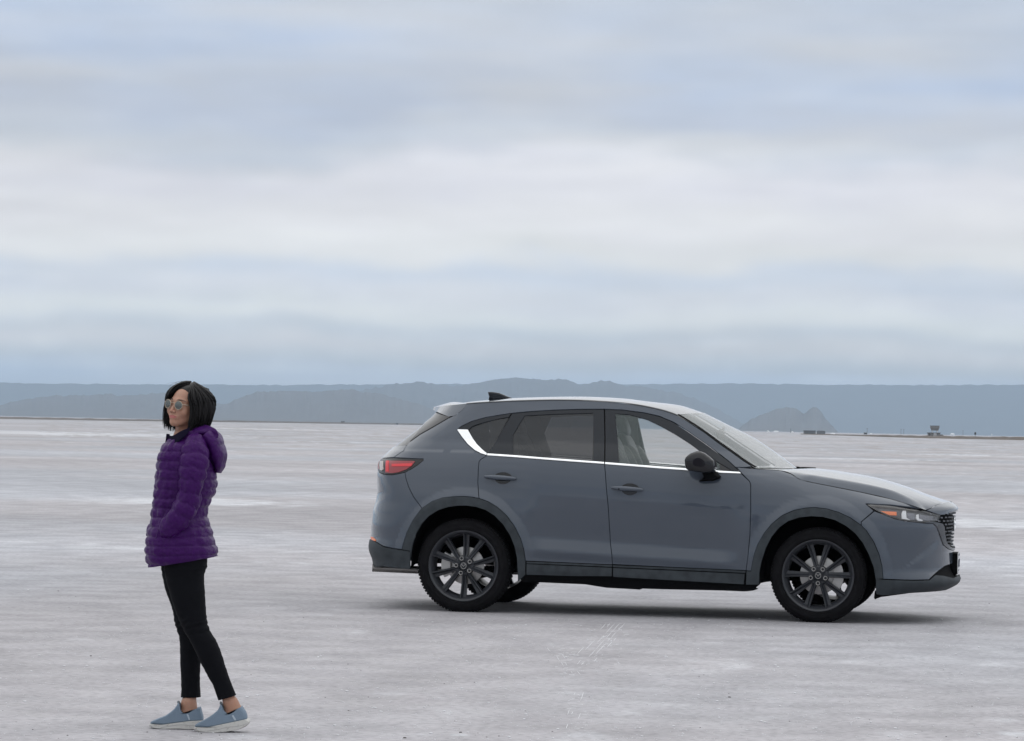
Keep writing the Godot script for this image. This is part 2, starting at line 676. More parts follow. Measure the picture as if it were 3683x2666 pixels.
# outlines drawn on the photograph's side view, as points of the body surface
func pa(l: Array, dx := 0.0, dy := 0.0) -> PackedVector2Array:
	var out := PackedVector2Array()
	for i in range(0, l.size(), 2):
		out.append(on_side(l[i] + dx, l[i + 1] + dy))
	return out


func pb(l: Array) -> PackedVector2Array:
	return pa(l, 2007.0, 109.5)


func rounded(p: PackedVector2Array, r: float) -> PackedVector2Array:
	# cut corners a little so that outlines do not look faceted
	var out := PackedVector2Array()
	for i in p.size():
		var a := p[(i - 1 + p.size()) % p.size()]
		var b := p[i]
		var d := p[(i + 1) % p.size()]
		var ra := minf(r, a.distance_to(b) * 0.3)
		var rd := minf(r, d.distance_to(b) * 0.3)
		var s := b + (a - b).normalized() * ra
		var e := b + (d - b).normalized() * rd
		out.append(s)
		out.append(s * 0.25 + b * 0.5 + e * 0.25)
		out.append(e)
	return out


const GN := 250
const GY0 := 0.16
const GDY := 0.02


func grid_x(i: float, y: float) -> float:
	var u := i / GN
	var q := 0.0
	if u < 0.2:
		q = 0.1 * pow(u / 0.2, 2.0)
	elif u > 0.8:
		q = 1.0 - 0.1 * pow((1.0 - u) / 0.2, 2.0)
	else:
		q = 0.1 + (u - 0.2) / 0.6 * 0.8
	return lerpf(soft_at(tail_soft, y), soft_at(nose_soft, y), q)


func grid_i(x: float, y: float) -> float:
	var a := soft_at(tail_soft, y)
	var q := clampf((x - a) / (soft_at(nose_soft, y) - a), 0.0, 1.0)
	if q < 0.1:
		return GN * 0.2 * sqrt(q / 0.1)
	if q > 0.9:
		return GN * (1.0 - 0.2 * sqrt((1.0 - q) / 0.1))
	return GN * (0.2 + (q - 0.1) / 0.8 * 0.6)


# a piece of the body skin: outline in side view, moved out by off, its edges turned in by `fold`
func panel(outline: PackedVector2Array, inset: float, off: float, fold: float, sides: Array, b: MB = null) -> MB:
	if b == null:
		b = MB.new()
	var polys := [outline]
	if inset > 0.0:
		polys = Geometry2D.offset_polygon(outline, -inset)
	for poly in polys:
		var lo := Vector2(9, 9)
		var hi := Vector2(-9, -9)
		for p in poly:
			lo = lo.min(p)
			hi = hi.max(p)
		var marked := {}
		var edge := []
		for k in poly.size():
			var a: Vector2 = poly[k]
			var d: Vector2 = poly[(k + 1) % poly.size()]
			var steps := maxi(1, int(ceil(a.distance_to(d) / 0.0035)))
			for s in steps:
				var p := a.lerp(d, float(s) / steps)
				marked[Vector2i(int(grid_i(p.x, p.y)), int((p.y - GY0) / GDY))] = true
			var es := maxi(1, int(ceil(a.distance_to(d) / 0.02)))
			for s in es:
				edge.append(a.lerp(d, float(s) / es))
		var j0 := maxi(0, int((lo.y - GY0) / GDY))
		var j1 := int((hi.y - GY0) / GDY)
		for j in range(j0, j1 + 1):
			var y0 := GY0 + j * GDY
			var y1 := y0 + GDY
			var i0 := int(minf(grid_i(lo.x, y0), grid_i(lo.x, y1)))
			var i1 := mini(GN - 1, int(maxf(grid_i(hi.x, y0), grid_i(hi.x, y1))))
			for i in range(i0, i1 + 1):
				var q := PackedVector2Array([Vector2(grid_x(i, y0), y0), Vector2(grid_x(i + 1, y0), y0), Vector2(grid_x(i + 1, y1), y1), Vector2(grid_x(i, y1), y1)])
				var cuts := [q]
				if marked.has(Vector2i(i, j)) or marked.has(Vector2i(i - 1, j)) or marked.has(Vector2i(i + 1, j)):
					cuts = Geometry2D.intersect_polygons(q, poly)
				elif not Geometry2D.is_point_in_polygon((q[0] + q[2]) * 0.5, poly):
					continue
				for cut in cuts:
					var tri := Geometry2D.triangulate_polygon(cut)
					if tri.is_empty():
						continue
					var pts := []
					for p in cut:
						pts.append(skin(p.x, p.y, off))
					for s in sides:
						var ids := []
						for e in pts:
							ids.append(b.vert(Vector3(e[0].x, e[0].y, e[0].z * s), Vector3(e[1].x, e[1].y, e[1].z * s)))
						for k in range(0, tri.size(), 3):
							b.tri_i(ids[tri[k]], ids[tri[k + 1]], ids[tri[k + 2]])
		if fold > 0.0:
			var ins := []
			for p in edge:
				if grid_i(p.x, p.y) <= 0.05 or grid_i(p.x, p.y) >= GN - 0.05:
					ins.append(null)
					continue
				var s := skin(p.x, p.y, off)
				ins.append([s[0], s[0] - s[1] * fold, s[1]])
			var turn := 1.0 if Geometry2D.is_polygon_clockwise(poly) else -1.0
			for k in ins.size():
				var e = ins[k]
				var g = ins[(k + 1) % ins.size()]
				if e == null or g == null:
					continue
				var side: Vector3 = (g[0] - e[0]).cross(e[2]).normalized() * -turn
				for s in sides:
					var z := Vector3(1, 1, s)
					var nn := side * z
					var n0: Vector3 = (nn + e[2] * z * 0.9).normalized()
					var ids := [b.vert(e[0] * z, n0), b.vert(g[0] * z, n0), b.vert(g[1] * z, nn), b.vert(e[1] * z, nn)]
					b.tri_i(ids[0], ids[1], ids[2])
					b.tri_i(ids[0], ids[2], ids[3])
	return b


func resample(l: Array, n: int) -> Array:
	var tot := 0.0
	for i in l.size() - 1:
		tot += l[i].distance_to(l[i + 1])
	var out := []
	for k in n:
		var want := tot * k / (n - 1.0)
		var run := 0.0
		for i in l.size() - 1:
			var d: float = l[i].distance_to(l[i + 1])
			if run + d >= want - 1e-9 or i == l.size() - 2:
				# smooth through the points
				var t := clampf((want - run) / maxf(d, 1e-6), 0.0, 1.0)
				var p0: Vector3 = l[maxi(i - 1, 0)]
				var p3: Vector3 = l[mini(i + 2, l.size() - 1)]
				out.append(l[i].cubic_interpolate(l[i + 1], p0, p3, t))
				break
			run += d
	return out


func edge3(l: Array, dx := 0.0, dy := 0.0) -> Array:
	var out := []
	for p in pa(l, dx, dy):
		out.append(Vector3(p.x, p.y, wide(p.x, p.y)))
	return out


func mid3(l: Array, z: float, dx := 0.0, dy := 0.0) -> Array:
	var out := []
	for i in range(0, l.size(), 2):
		out.append(car_pt(l[i] + dx, l[i + 1] + dy, z))
	return out


# superellipsoid
func blob(b: MB, ctr: Vector3, half: Vector3, e := 0.6, bs := Basis(), nu := 20, nv := 12) -> void:
	var rows := []
	for i in nv + 1:
		var t := -PI / 2 + PI * i / nv
		var row := PackedVector3Array()
		for k in nu:
			var a := TAU * k / nu
			var ct := pow(absf(cos(t)), e)
			var p := Vector3(ct * signf(cos(a)) * pow(absf(cos(a)), e), signf(sin(t)) * pow(absf(sin(t)), e), ct * signf(sin(a)) * pow(absf(sin(a)), e))
			row.append(ctr + bs * (p * half))
		rows.append(row)
	b.grid(rows, true, ctr)


# outline in the side plane, swelled: layers of [scale, z]
func pillow(b: MB, poly: PackedVector2Array, layers: Array, lean := Vector2.ZERO, sgn := 1.0) -> void:
	var m := Vector2()
	for p in poly:
		m += p
	m /= poly.size()
	var rows := []
	for l in layers:
		var row := PackedVector3Array()
		for p in poly:
			var q: Vector2 = m + (p - m) * l[0] + lean * l[1]
			row.append(Vector3(q.x, q.y, l[1] * sgn))
		rows.append(row)
	var zc: float = (layers[0][1] + layers[-1][1]) * 0.5
	b.grid(rows, true, Vector3(m.x, m.y, zc * sgn))
	b.fan(rows[0], Vector3(m.x, m.y, zc * sgn))
	b.fan(rows[-1], Vector3(m.x, m.y, zc * sgn))


func lathe(b: MB, prof: Array, seg := 64) -> void:
	# prof: [radius, z] about the z axis
	var rows := []
	for q in prof:
		var row := PackedVector3Array()
		for k in seg:
			var a := TAU * k / seg
			row.append(Vector3(cos(a) * q[0], sin(a) * q[0], q[1]))
		rows.append(row)
	b.grid(rows, true)


const REAR_ARCH_OUT := [303, 1164, 312, 1120, 335, 1050, 375, 970, 433, 892, 500, 847, 570, 823, 640, 815, 705, 814, 760, 818, 808, 827, 870, 849, 930, 886, 990, 941, 1040, 1010, 1080, 1090, 1102, 1165, 1113, 1240]
const REAR_ARCH_IN := [357, 1290, 361, 1200, 373, 1125, 397, 1055, 432, 993, 480, 942, 540, 905, 600, 885, 660, 876, 720, 875, 790, 884, 850, 904, 910, 941, 965, 997, 1010, 1067, 1040, 1140, 1056, 1215, 1062, 1330]
const FRONT_ARCH_OUT := [588, 1195, 595, 1145, 608, 1085, 632, 1018, 672, 948, 722, 885, 790, 830, 870, 795, 950, 780, 1010, 777, 1080, 785, 1160, 808, 1240, 845, 1310, 895, 1345, 932, 1392, 1003, 1425, 1080, 1446, 1160, 1453, 1245]
const FRONT_ARCH_IN := [640, 1284, 642, 1200, 657, 1128, 683, 1047, 722, 970, 770, 911, 830, 868, 900, 844, 980, 835, 1060, 840, 1140, 862, 1210, 899, 1270, 948, 1320, 1010, 1360, 1088, 1390, 1170, 1404, 1250, 1408, 1340]


func back(l: Array) -> Array:
	var out := []
	for i in range(l.size() - 2, -1, -2):
		out.append_array([l[i], l[i + 1]])
	return out


func shift(l: Array) -> Array:
	var out := []
	for i in range(0, l.size(), 2):
		out.append_array([l[i] + 2007.0, l[i + 1] + 109.5])
	return out


func build_car() -> void:
	sect_soft = soften(SECT, 0.010)
	nose_soft = soften(NOSE, 0.012)
	tail_soft = soften(TAIL, 0.014)
	var car := thing("parked_suv", "grey five-door SUV with black wheels and dark cladding parked on the salt", "car", Vector3(1.140, 0, -26.37), -0.17162)
	car_t = car.transform
	car_i = car_t.affine_inverse()
	var paint := mat("grey_paint", 0.066, 0.080, 0.103, 0.12)
	paint.clearcoat_enabled = true
	paint.clearcoat = 0.85
	paint.clearcoat_roughness = 0.03
	paint.metallic_specular = 0.3
	var clad := mat("grey_plastic", 0.048, 0.056, 0.063, 0.55)
	tri_tex(clad, noise_tex(512, 0.02, 5, [[0.0, 0.65, 0.65, 0.65], [0.5, 0.9, 0.9, 0.9], [0.75, 1, 1, 1], [1.0, 1.5, 1.42, 1.35]], 5), 0.9)
	clad.metallic_specular = 0.3
	var black := mat("black_plastic", 0.0035, 0.0038, 0.0045, 0.75)
	black.metallic_specular = 0.2
	var gloss := mat("gloss_black", 0.008, 0.008, 0.010, 0.08)
	var frame := mat("window_frame_black", 0.014, 0.017, 0.022, 0.22)
	frame.metallic_specular = 0.4
	var chrome := mat("satin_chrome", 0.86, 0.87, 0.88, 0.16, 1.0)
	var inside := mat("cabin_trim", 0.05, 0.052, 0.055, 0.8)
	var liner := mat("cabin_liner", 0.11, 0.11, 0.108, 0.9)
	var seatm := mat("seat_leather", 0.055, 0.056, 0.058, 0.5)
	var clear := glass("clear_glass", 0.20, 0.28, 0.27, 0.17)
	var tint := glass("privacy_glass", 0.010, 0.013, 0.017, 0.76)
	var screen := glass("windscreen_glass", 0.30, 0.36, 0.36, 0.24)
	var two := [1.0, -1.0]
	# ---- body side: rear quarter, roof rail and windscreen pillar are one pressing
	var dlo := [1627, 240, 1750, 245, 1895, 264, 1992, 286, 2088, 327, 2185, 390, 2281, 457.5, 2377, 527.5, 2450, 583, 2522, 651]
	var dlo_rear := [666, 374, 690, 353, 760, 320, 850, 295, 950, 278, 1022, 267, 1150, 255, 1300, 246, 1450, 241]
	var ditch := [725, 205, 800, 199, 950, 191, 1100, 185, 1300, 181, 1500, 184, 1700, 196, 1800, 206, 1900, 222, 2000, 244, 2060, 261, 2107, 279]
	var ws_edge := [2185, 327, 2281, 390, 2377, 462, 2474, 530, 2547, 583, 2600, 616]
	var side := [] + ditch + ws_edge + [2560, 622, 2497, 622, 2530, 660] + back(dlo_rear + dlo) + [668, 384, 700, 430, 735, 474, 780, 512, 820, 533, 862, 546, 820, 570, 808, 586, 803, 640, 800, 720, 803, 770, 808, 827]
	side += [760, 818, 705, 814, 640, 815, 570, 823, 500, 847, 433, 892, 380, 820, 345, 750, 327, 692, 322, 655, 360, 636, 405, 607, 441, 578, 441, 567, 330, 562, 250, 557, 310, 515, 335, 476, 350, 459, 420, 409, 500, 364, 610, 299, 660, 274, 700, 244]
	var near_label := ""
	for s in two:
		part("side_panel", panel(pa(side), 0.0028, 0.0, 0.014, [s]), paint, car)
	# ---- doors
	var bline := [1637, 657, 1644, 759, 1657, 888, 1664.6, 1017, 1670, 1120, 1680, 1197, 1683, 1259]
	var chrome_low := [862, 544, 1030, 557, 1330, 580, 1632, 602, 2007, 631, 2170, 643, 2400, 660, 2527, 665]
	var rear_door := [862, 545, 1030, 557, 1330, 580, 1632, 602] + bline + [1683, 1262, 1400, 1250, 1117, 1238]
	rear_door += back([808, 827, 870, 849, 930, 886, 990, 941, 1040, 1010, 1080, 1090, 1102, 1165, 1113, 1236]) + [803, 770, 800, 720, 803, 640, 808, 586, 820, 570]
	var front_door := [1632, 602, 2007, 631, 2170, 643, 2400, 660, 2530, 665, 2583, 713, 2591.5, 733, 2591.5, 914, 2586, 1069, 2573.5, 1197, 2560.6, 1300, 2100, 1280, 1683, 1260] + back(bline)
	for s in two:
		for w in 2:
			var d := part(["rear_door", "front_door"][w], panel(pa([rear_door, front_door][w]), 0.0028, 0.0, 0.014, [s]), paint, car)
			# handle with its cup
			var hx: float = [950.0, 1783.0][w]
			var hy: float = [690.0, 763.0][w]
			var cup := PackedVector2Array()
			for k in 24:
				var a := TAU * k / 24
				cup.append(on_side(hx + 15 + cos(a) * (62 - (8 if sin(a) > 0 else 0)), hy + 4 + sin(a) * 39))
			part("handle_cup", panel(cup, 0.0, 0.0018, 0.0, [s]), gloss, d)
			var grip := []
			var rad := []
			for k in 13:
				var t := k / 12.0
				var q := on_side(hx - 103 + 206 * t, hy - 7 + 14 * t)
				grip.append(Vector3(q.x, q.y, (wide(q.x, q.y) + 0.012 + 0.020 * sin(PI * clampf(t, 0.04, 0.96))) * s))
				rad.append(0.0185 * pow(sin(PI * clampf(t * 0.94 + 0.03, 0.0, 1.0)), 0.33))
			var hb := MB.new()
			hb.tube(grip, rad, 14, true, 1.0)
			part("handle", hb, paint, d)
			if w == 1:
				var lb := MB.new()
				var lq := on_side(hx - 52, hy + 1)
				blob(lb, Vector3(lq.x, lq.y, (wide(lq.x, lq.y) + 0.043) * s), Vector3(0.006, 0.006, 0.004), 1.0)
				part("lock", lb, black, d)
	# ---- front wings
	var wing := [2532, 661, 2497, 622, 2547, 626, 2647, 634, 2740, 640, 2790, 643, 2857, 665, 2907, 698, 2967, 716, 3107, 744, 3307, 784, 3507, 829, 3647, 869, 3737, 900, 3650, 884, 3507, 868, 3347, 861, 3352, 868, 3400, 908, 3317, 981]
	var fo := shift(FRONT_ARCH_OUT)
	wing += back(fo.slice(0, 28)) + [2597, 1303, 2560.6, 1301, 2573.5, 1197, 2586, 1069, 2591.5, 914, 2591.5, 733, 2583, 713]
	for s in two:
		part("front_wing", panel(pa(wing), 0.0028, 0.0, 0.014, [s]), paint, car)
	# ---- bumpers
	var fb := [1310, 895, 1345, 932, 1392, 1003, 1425, 1080, 1446, 1160, 1453, 1247, 1650, 1253, 1755, 1250, 1790, 1216, 1820, 1190, 1862, 1160, 1915, 1142, 1990, 1135, 1990, 1066, 1935, 1066, 1880, 1048, 1845, 1020, 1825, 960, 1805, 905, 1780, 882, 1720, 879, 1600, 866, 1530, 851, 1450, 820, 1396, 800, 1310, 872]
	part("front_bumper", panel(pb(fb), 0.0028, 0.0, 0.018, two), paint, car)
	var rb := [433, 892, 375, 970, 335, 1050, 312, 1120, 303, 1162, 250, 1156, 180, 1140, 150, 1122, 110, 1094, 20, 1090, 20, 655, 140, 650, 185, 670, 240, 673, 290, 664, 322, 655, 327, 692, 345, 750, 380, 820]
	part("rear_bumper", panel(pa(rb), 0.0028, 0.0, 0.018, two), paint, car)
	# ---- nose panel above the grille
	var nosep := [1735, 796, 1770, 781, 1812, 757, 1890, 739, 2000, 740, 2000, 800, 1950, 801, 1925, 806, 1880, 818, 1830, 828]
	part("nose_panel", panel(pb(nosep), 0.0025, 0.004, 0.02, two), paint, car)
	# ---- dark cladding
	var rl := [110, 1096, 150, 1126, 180, 1146, 300, 1166, 357, 1175, 355, 1292, 250, 1282, 180, 1273, 95, 1272, 20, 1275, 20, 1095]
	part("rear_bumper_skirt", panel(pa(rl), 0.0025, 0.004, 0.03, two), clad, car)
	var fl := [1405, 1243, 1455, 1250, 1650, 1256, 1760, 1254, 1795, 1221, 1850, 1226, 1910, 1241, 1960, 1216, 2010, 1210, 2010, 1285, 1955, 1283, 1880, 1309, 1780, 1326, 1640, 1335, 1450, 1352, 1408, 1345]
	part("front_bumper_skirt", panel(pb(fl), 0.002, 0.006, 0.03, two), clad, car)
	var shadow_lip := [1408, 1345, 1450, 1352, 1640, 1336, 1780, 1327, 1880, 1310, 1900, 1316, 1780, 1348, 1640, 1362, 1450, 1385, 1408, 1400]
	part("air_dam", panel(pb(shadow_lip), 0.0, -0.03, 0.02, two), black, car)
	for s in two:
		part("arch_cladding", panel(pa(REAR_ARCH_OUT + [1113, 1328, 1062, 1376] + back(REAR_ARCH_IN) + [357, 1172]), 0.002, 0.005, 0.03, [s]), clad, car)
		part("arch_cladding", panel(pa(fo + shift([1405, 1247]) + back(shift(FRONT_ARCH_IN)) + shift([553, 1284, 557, 1194])), 0.002, 0.005, 0.03, [s]), clad, car)
		part("door_cladding", panel(pa([1119, 1258, 1680, 1282, 1680, 1338, 1400, 1336, 1119, 1328]), 0.001, 0.004, 0.02, [s]), clad, car)
		part("door_cladding", panel(pa([1688, 1283, 2553, 1322, 2546, 1391, 2100, 1366, 1688, 1342]), 0.001, 0.004, 0.02, [s]), clad, car)
		part("door_trim", panel(pa([1119, 1241, 1682, 1264, 1681, 1277, 1119, 1254]), 0.0005, 0.002, 0.012, [s]), clad, car)
		part("door_trim", panel(pa([1687, 1265, 2557, 1303, 2555, 1316, 1688, 1278]), 0.0005, 0.002, 0.012, [s]), clad, car)
		part("sill", panel(pa([1062, 1330, 1300, 1332, 1680, 1338, 2100, 1366, 2550, 1390, 2650, 1394, 2600, 1434, 2550, 1440, 2300, 1434, 2007, 1428, 1880, 1424, 1860, 1432, 1640, 1420, 1500, 1396, 1300, 1388, 1090, 1380]), 0.0, -0.02, 0.1, [s]), black, car)
	# ---- dark shell behind the gaps, wheel housings, floor
	var shell := pa([870, 548, 1330, 585, 1632, 606, 2007, 636, 2400, 664, 2520, 640, 2640, 640, 2790, 650, 2900, 705, 3107, 752, 3307, 792, 3340, 862, 3390, 916, 3310, 982])
	shell.append_array(pa(back(shift(FRONT_ARCH_OUT.slice(0, 28)))))
	shell.append_array(pa([2597, 1330, 2100, 1350, 1683, 1330, 1117, 1320]))
	shell.append_array(pa(back(REAR_ARCH_OUT.slice(8, 36))))
	shell.append_array(pa([380, 812, 345, 740, 330, 650, 440, 590, 600, 560, 800, 545]))
	for s in two:
		part("inner_shell", panel(shell, 0.0, -0.016, 0.0, [s]), black, car)
		for w in 2:
			var arch := pa(REAR_ARCH_IN) if w == 0 else pa(shift(FRONT_ARCH_IN))
			var hb := MB.new()
			var rows := [PackedVector3Array(), PackedVector3Array(), PackedVector3Array()]
			for p in arch:
				rows[0].append(Vector3(p.x, p.y, (wide(p.x, p.y) - 0.02) * s))
				rows[1].append(Vector3(p.x, p.y + 0.03, 0.70 * s))
				rows[2].append(Vector3(p.x, p.y + 0.03, 0.50 * s))
			var cx: float = [-AXLE, AXLE][w]
			hb.grid(rows, false, Vector3(cx, 0.3, 0.7 * s), true)
			var ring: PackedVector3Array = rows[2]
			var mid := Vector3(cx, 0.36, 0.50 * s)
			for k in ring.size() - 1:
				hb.flat(mid, ring[k], ring[k + 1], Vector3(cx, 0.5, 0.0))
			part("wheel_housing", hb, black, car)
	var ub := MB.new()
	var keel := [[-1.86, 0.36], [-1.80, 0.34], [-1.05, 0.36], [-0.85, 0.265], [-0.6, 0.235], [-0.2, 0.225], [0.3, 0.225], [0.75, 0.235], [0.95, 0.28], [1.70, 0.30], [1.85, 0.25], [2.12, 0.26]]
	var ur := []
	for q in keel:
		var zz := 0.48 if absf(absf(q[0]) - AXLE) < 0.45 else (0.50 if absf(q[0]) > 1.7 else 0.76)
		ur.append(PackedVector3Array([Vector3(q[0], q[1] + 0.2, zz), Vector3(q[0], q[1] + 0.03, zz - 0.02), Vector3(q[0], q[1], zz - 0.1), Vector3(q[0], q[1], -zz + 0.1), Vector3(q[0], q[1] + 0.03, -zz + 0.02), Vector3(q[0], q[1] + 0.2, -zz)]))
	ub.grid(ur, false, Vector3(0, 0.9, 0))
	part("underbody", ub, black, car)
	var ax := MB.new()
	ax.tube([Vector3(-AXLE, 0.30, 0.72), Vector3(-AXLE + 0.05, 0.27, 0.3), Vector3(-AXLE + 0.05, 0.27, -0.3), Vector3(-AXLE, 0.30, -0.72)], [0.035], 8)
	ax.tube([Vector3(-AXLE - 0.02, 0.31, 0.70), Vector3(-AXLE + 0.42, 0.33, 0.55)], [0.03], 8)
	ax.tube([Vector3(-AXLE - 0.02, 0.31, -0.70), Vector3(-AXLE + 0.42, 0.33, -0.55)], [0.03], 8)
	part("rear_axle", ax, black, car)
	var ex := MB.new()
	ex.tube([Vector3(-1.0, 0.30, 0.30), Vector3(-1.75, 0.29, 0.42), Vector3(-2.14, 0.30, 0.50)], [0.03], 12)
	part("exhaust_pipe", ex, mat("exhaust_steel", 0.3, 0.29, 0.28, 0.4, 1.0), car)
	# ---- window surrounds and glass
	var belt_top := [863, 533, 1030, 545, 1330, 568, 1632, 590, 2007, 620, 2170, 631, 2400, 648, 2500, 655, 2522, 658]
	for s in two:
		part("belt_moulding", panel(pa([863, 535, 1030, 546, 1330, 569, 1629, 591, 1630, 601, 1330, 579, 1030, 556, 862, 545]), 0.0, 0.006, 0.012, [s]), chrome, car)
		part("belt_moulding", panel(pa([1636, 592, 2007, 621, 2170, 632, 2400, 649, 2518, 656, 2527, 664, 2400, 659.5, 2170, 642.5, 2007, 631.5, 1636, 602.5]), 0.0, 0.006, 0.012, [s]), chrome, car)
		part("quarter_moulding", panel(pa([669, 375, 735, 377, 748, 400, 768, 435, 792, 470, 825, 503, 859, 533, 858, 543, 820, 531, 780, 510, 735, 471, 700, 427, 668, 381]), 0.0, 0.006, 0.012, [s]), chrome, car)
		# black frames: outer loop minus glass
		part("window_frame", panel(pa([667, 373] + dlo_rear.slice(2, 12) + [1019, 270, 1003, 292, 930, 305, 850, 325, 790, 343, 758, 357, 742, 374, 735, 376]), 0.0015, -0.003, 0.012, [s]), frame, car)
		part("window_frame", panel(pa([1024, 269, 1150, 256, 1300, 247, 1450, 243, 1628, 242, 1630, 590, 1557, 585, 1557, 266, 1300, 273, 1107, 284, 1031, 410, 1031, 545, 866, 533]), 0.0015, -0.003, 0.012, [s]), frame, car)
		part("window_frame", panel(pa([1634, 242, 1750, 247, 1895, 266, 1992, 288, 2088, 329, 2185, 392, 2281, 459.5, 2377, 529.5, 2450, 585, 2518, 650, 2510, 654, 2474, 646, 2377, 588, 2281, 530, 2185, 462, 2088, 400, 1992, 347, 1910, 308, 1799, 277, 1702, 269, 1728, 597, 1636, 591]), 0.0015, -0.003, 0.012, [s]), frame, car)
		part("mirror_sail", panel(pa([2385, 593, 2393, 600, 2480, 651, 2470, 655, 2393, 648]), 0.0, -0.006, 0.012, [s]), gloss, car)
		part("side_window", panel(pa([742, 377, 760, 358, 850, 326, 930, 306, 1003, 293, 868, 531, 858, 532, 825, 503, 792, 470, 768, 435]), 0.0, -0.010, 0.0, [s]), tint, car)
		part("side_window", panel(pa([1107, 284, 1300, 273, 1557, 266, 1557, 586, 1330, 568, 1031, 546, 1031, 410]), 0.0, -0.010, 0.0, [s]), tint, car)
		part("side_window", panel(pa([1702, 269, 1799, 277, 1910, 308, 1992, 347, 2088, 400, 2185, 462, 2281, 530, 2377, 588, 2390, 597, 2393, 649, 2170, 632, 2007, 621, 1728, 599]), 0.0, -0.010, 0.0, [s]), clear, car)
	# ---- roof, bonnet, windscreen: spanned across the car
	var ns := 40
	var re := resample(edge3(ditch), ns)
	var rc := resample(mid3([690, 207, 760, 194, 870, 183, 1000, 172, 1200, 163, 1500, 159, 1750, 170, 1850, 182, 1950, 194, 2060, 206, 2150, 222, 2280, 267], 0.0), ns)
	part("roof", span(re, rc, 0.0, 0.0, 24), paint, car)
	for s in two:
		var gl := MB.new()
		var rows := [PackedVector3Array(), PackedVector3Array(), PackedVector3Array()]
		for p in re:
			rows[0].append(Vector3(p.x, p.y - 0.001, (p.z + 0.006) * s))
			rows[1].append(Vector3(p.x, p.y + 0.005, (p.z - 0.004) * s))
			rows[2].append(Vector3(p.x, p.y + 0.0015, (p.z - 0.014) * s))
		gl.grid(rows, false, Vector3(-0.5, 0.5, 0))
		part("roof_moulding", gl, frame, car)
	var we := resample(edge3([2107, 279] + ws_edge + [2619, 626]), 24)
	var wc := resample(mid3([2280, 267, 2437, 345, 2607, 430, 2757, 530, 2892, 631], 0.0), 24)
	part("windscreen", span(we, wc, 0.003, -0.004, 24), screen, car)
	for s in two:
		var wf := MB.new()
		var rows := [PackedVector3Array(), PackedVector3Array()]
		for p in we:
			rows[0].append(Vector3(p.x, p.y + 0.002, (p.z - 0.001) * s))
			rows[1].append(Vector3(p.x + 0.012, p.y + 0.009, (p.z - 0.030) * s))
		wf.grid(rows, false, Vector3(0, 0.5, 0))
		part("windscreen_seal", wf, black, car)
	var hr := shift([640, 526, 780, 533, 850, 553, 900, 588, 960, 605, 1100, 633, 1300, 673, 1500, 718, 1640, 758, 1732, 791])
	var he := resample(edge3(hr), ns)
	var hpx := []
	for q in [[700, 526], [860, 541], [960, 560], [1100, 583], [1250, 609], [1400, 638], [1550, 676], [1700, 722], [1765, 768]]:
		hpx.append(Vector3(q[0], q[1], 0))
	hpx = resample(hpx, ns)
	var hm := []
	for k in ns:
		hm.append(car_pt(hpx[k].x + 2007.0, hpx[k].y + 109.5, he[k].z - 0.065))
	var hc := resample(mid3(shift([885, 524, 1000, 521, 1100, 530, 1200, 545, 1400, 580, 1600, 638, 1750, 697, 1888, 740]), 0.0), ns)
	var lip := edge3(shift([1733, 792, 1752, 787, 1770, 779, 1790, 768, 1812, 755, 1850, 746, 1888, 738]))
	lip.append(Vector3(lip[-1].x + 0.004, lip[-1].y + 0.001, 0.0))
	part("bonnet", span(he, hc, 0.002, 0.0, 30, hm, lip), paint, car)
	part("bonnet_lining", span(he.slice(0, 32), hc.slice(0, 32), -0.10, -0.05, 12), black, car)
	var bulk := MB.new()
	bulk.box(Vector3(2.10, 0.55, 0.0), Vector3(0.02, 0.27, 0.52))
	bulk.box(Vector3(2.255, 0.44, 0.0), Vector3(0.03, 0.10, 0.26))
	part("bulkhead", bulk, black, car)
	var cowl := MB.new()
	var ce := resample([Vector3(0.845, 1.140, 0.76), Vector3(1.02, 1.128, 0.72)], 6)
	var cc := resample([Vector3(1.07, 1.130, 0), Vector3(1.17, 1.128, 0)], 6)
	cowl = span(ce, cc, -0.012, 0.0, 20)
	part("cowl", cowl, black, car)
	for q in [[[640, 519], [700, 521], [785, 528], 0.42], [[890, 518], [930, 519], [1012, 519], -0.25]]:
		var wb := MB.new()
		var path := []
		for k in 3:
			path.append(car_pt(q[k][0] + 2007.0, q[k][1] + 109.5, q[3]))
		wb.tube(path, [0.007, 0.010, 0.006], 6)
		blob(wb, path[1 if q[3] > 0 else 0], Vector3(0.03, 0.012, 0.02), 0.9)
		part("wiper", wb, black, car)
	# ---- tail: glass, fins, spoiler, boot lid
	var fin := [622, 293, 506, 250, 496, 262, 480, 295, 445, 342, 400, 398, 372, 432, 350, 457, 420, 407, 500, 362, 610, 298]
	for s in two:
		part("spoiler_fin", panel(pa(fin), 0.0015, 0.003, 0.03, [s]), gloss, car)
	part("rear_window", panel(pa([500, 258, 480, 295, 445, 342, 400, 398, 372, 432, 350, 458, 334, 474, 225, 492, 100, 505, 300, 250]), 0.0, -0.004, 0.0, two), tint, car)
	part("tailgate", panel(pa([334, 476, 310, 515, 250, 556, 145, 566, 20, 570, 100, 505, 225, 492]), 0.0025, 0.0, 0.02, two), paint, car)
	var se := resample(edge3([728, 204, 690, 208, 640, 213, 580, 219, 505, 229]), 12)
	var sc := resample([Vector3(rc[0].x, rc[0].y, 0), Vector3(-1.60, 1.602, 0), Vector3(-1.68, 1.586, 0), Vector3(-1.735, 1.570, 0)], 12)
	var sp := span(se, sc, 0.001, 0.0, 24)
	var low_e := resample(edge3([700, 246, 660, 276, 622, 292, 560, 270, 506, 246]), 12)
	var side_rows := []
	for k in 12:
		side_rows.append(PackedVector3Array([se[k], low_e[k]]))
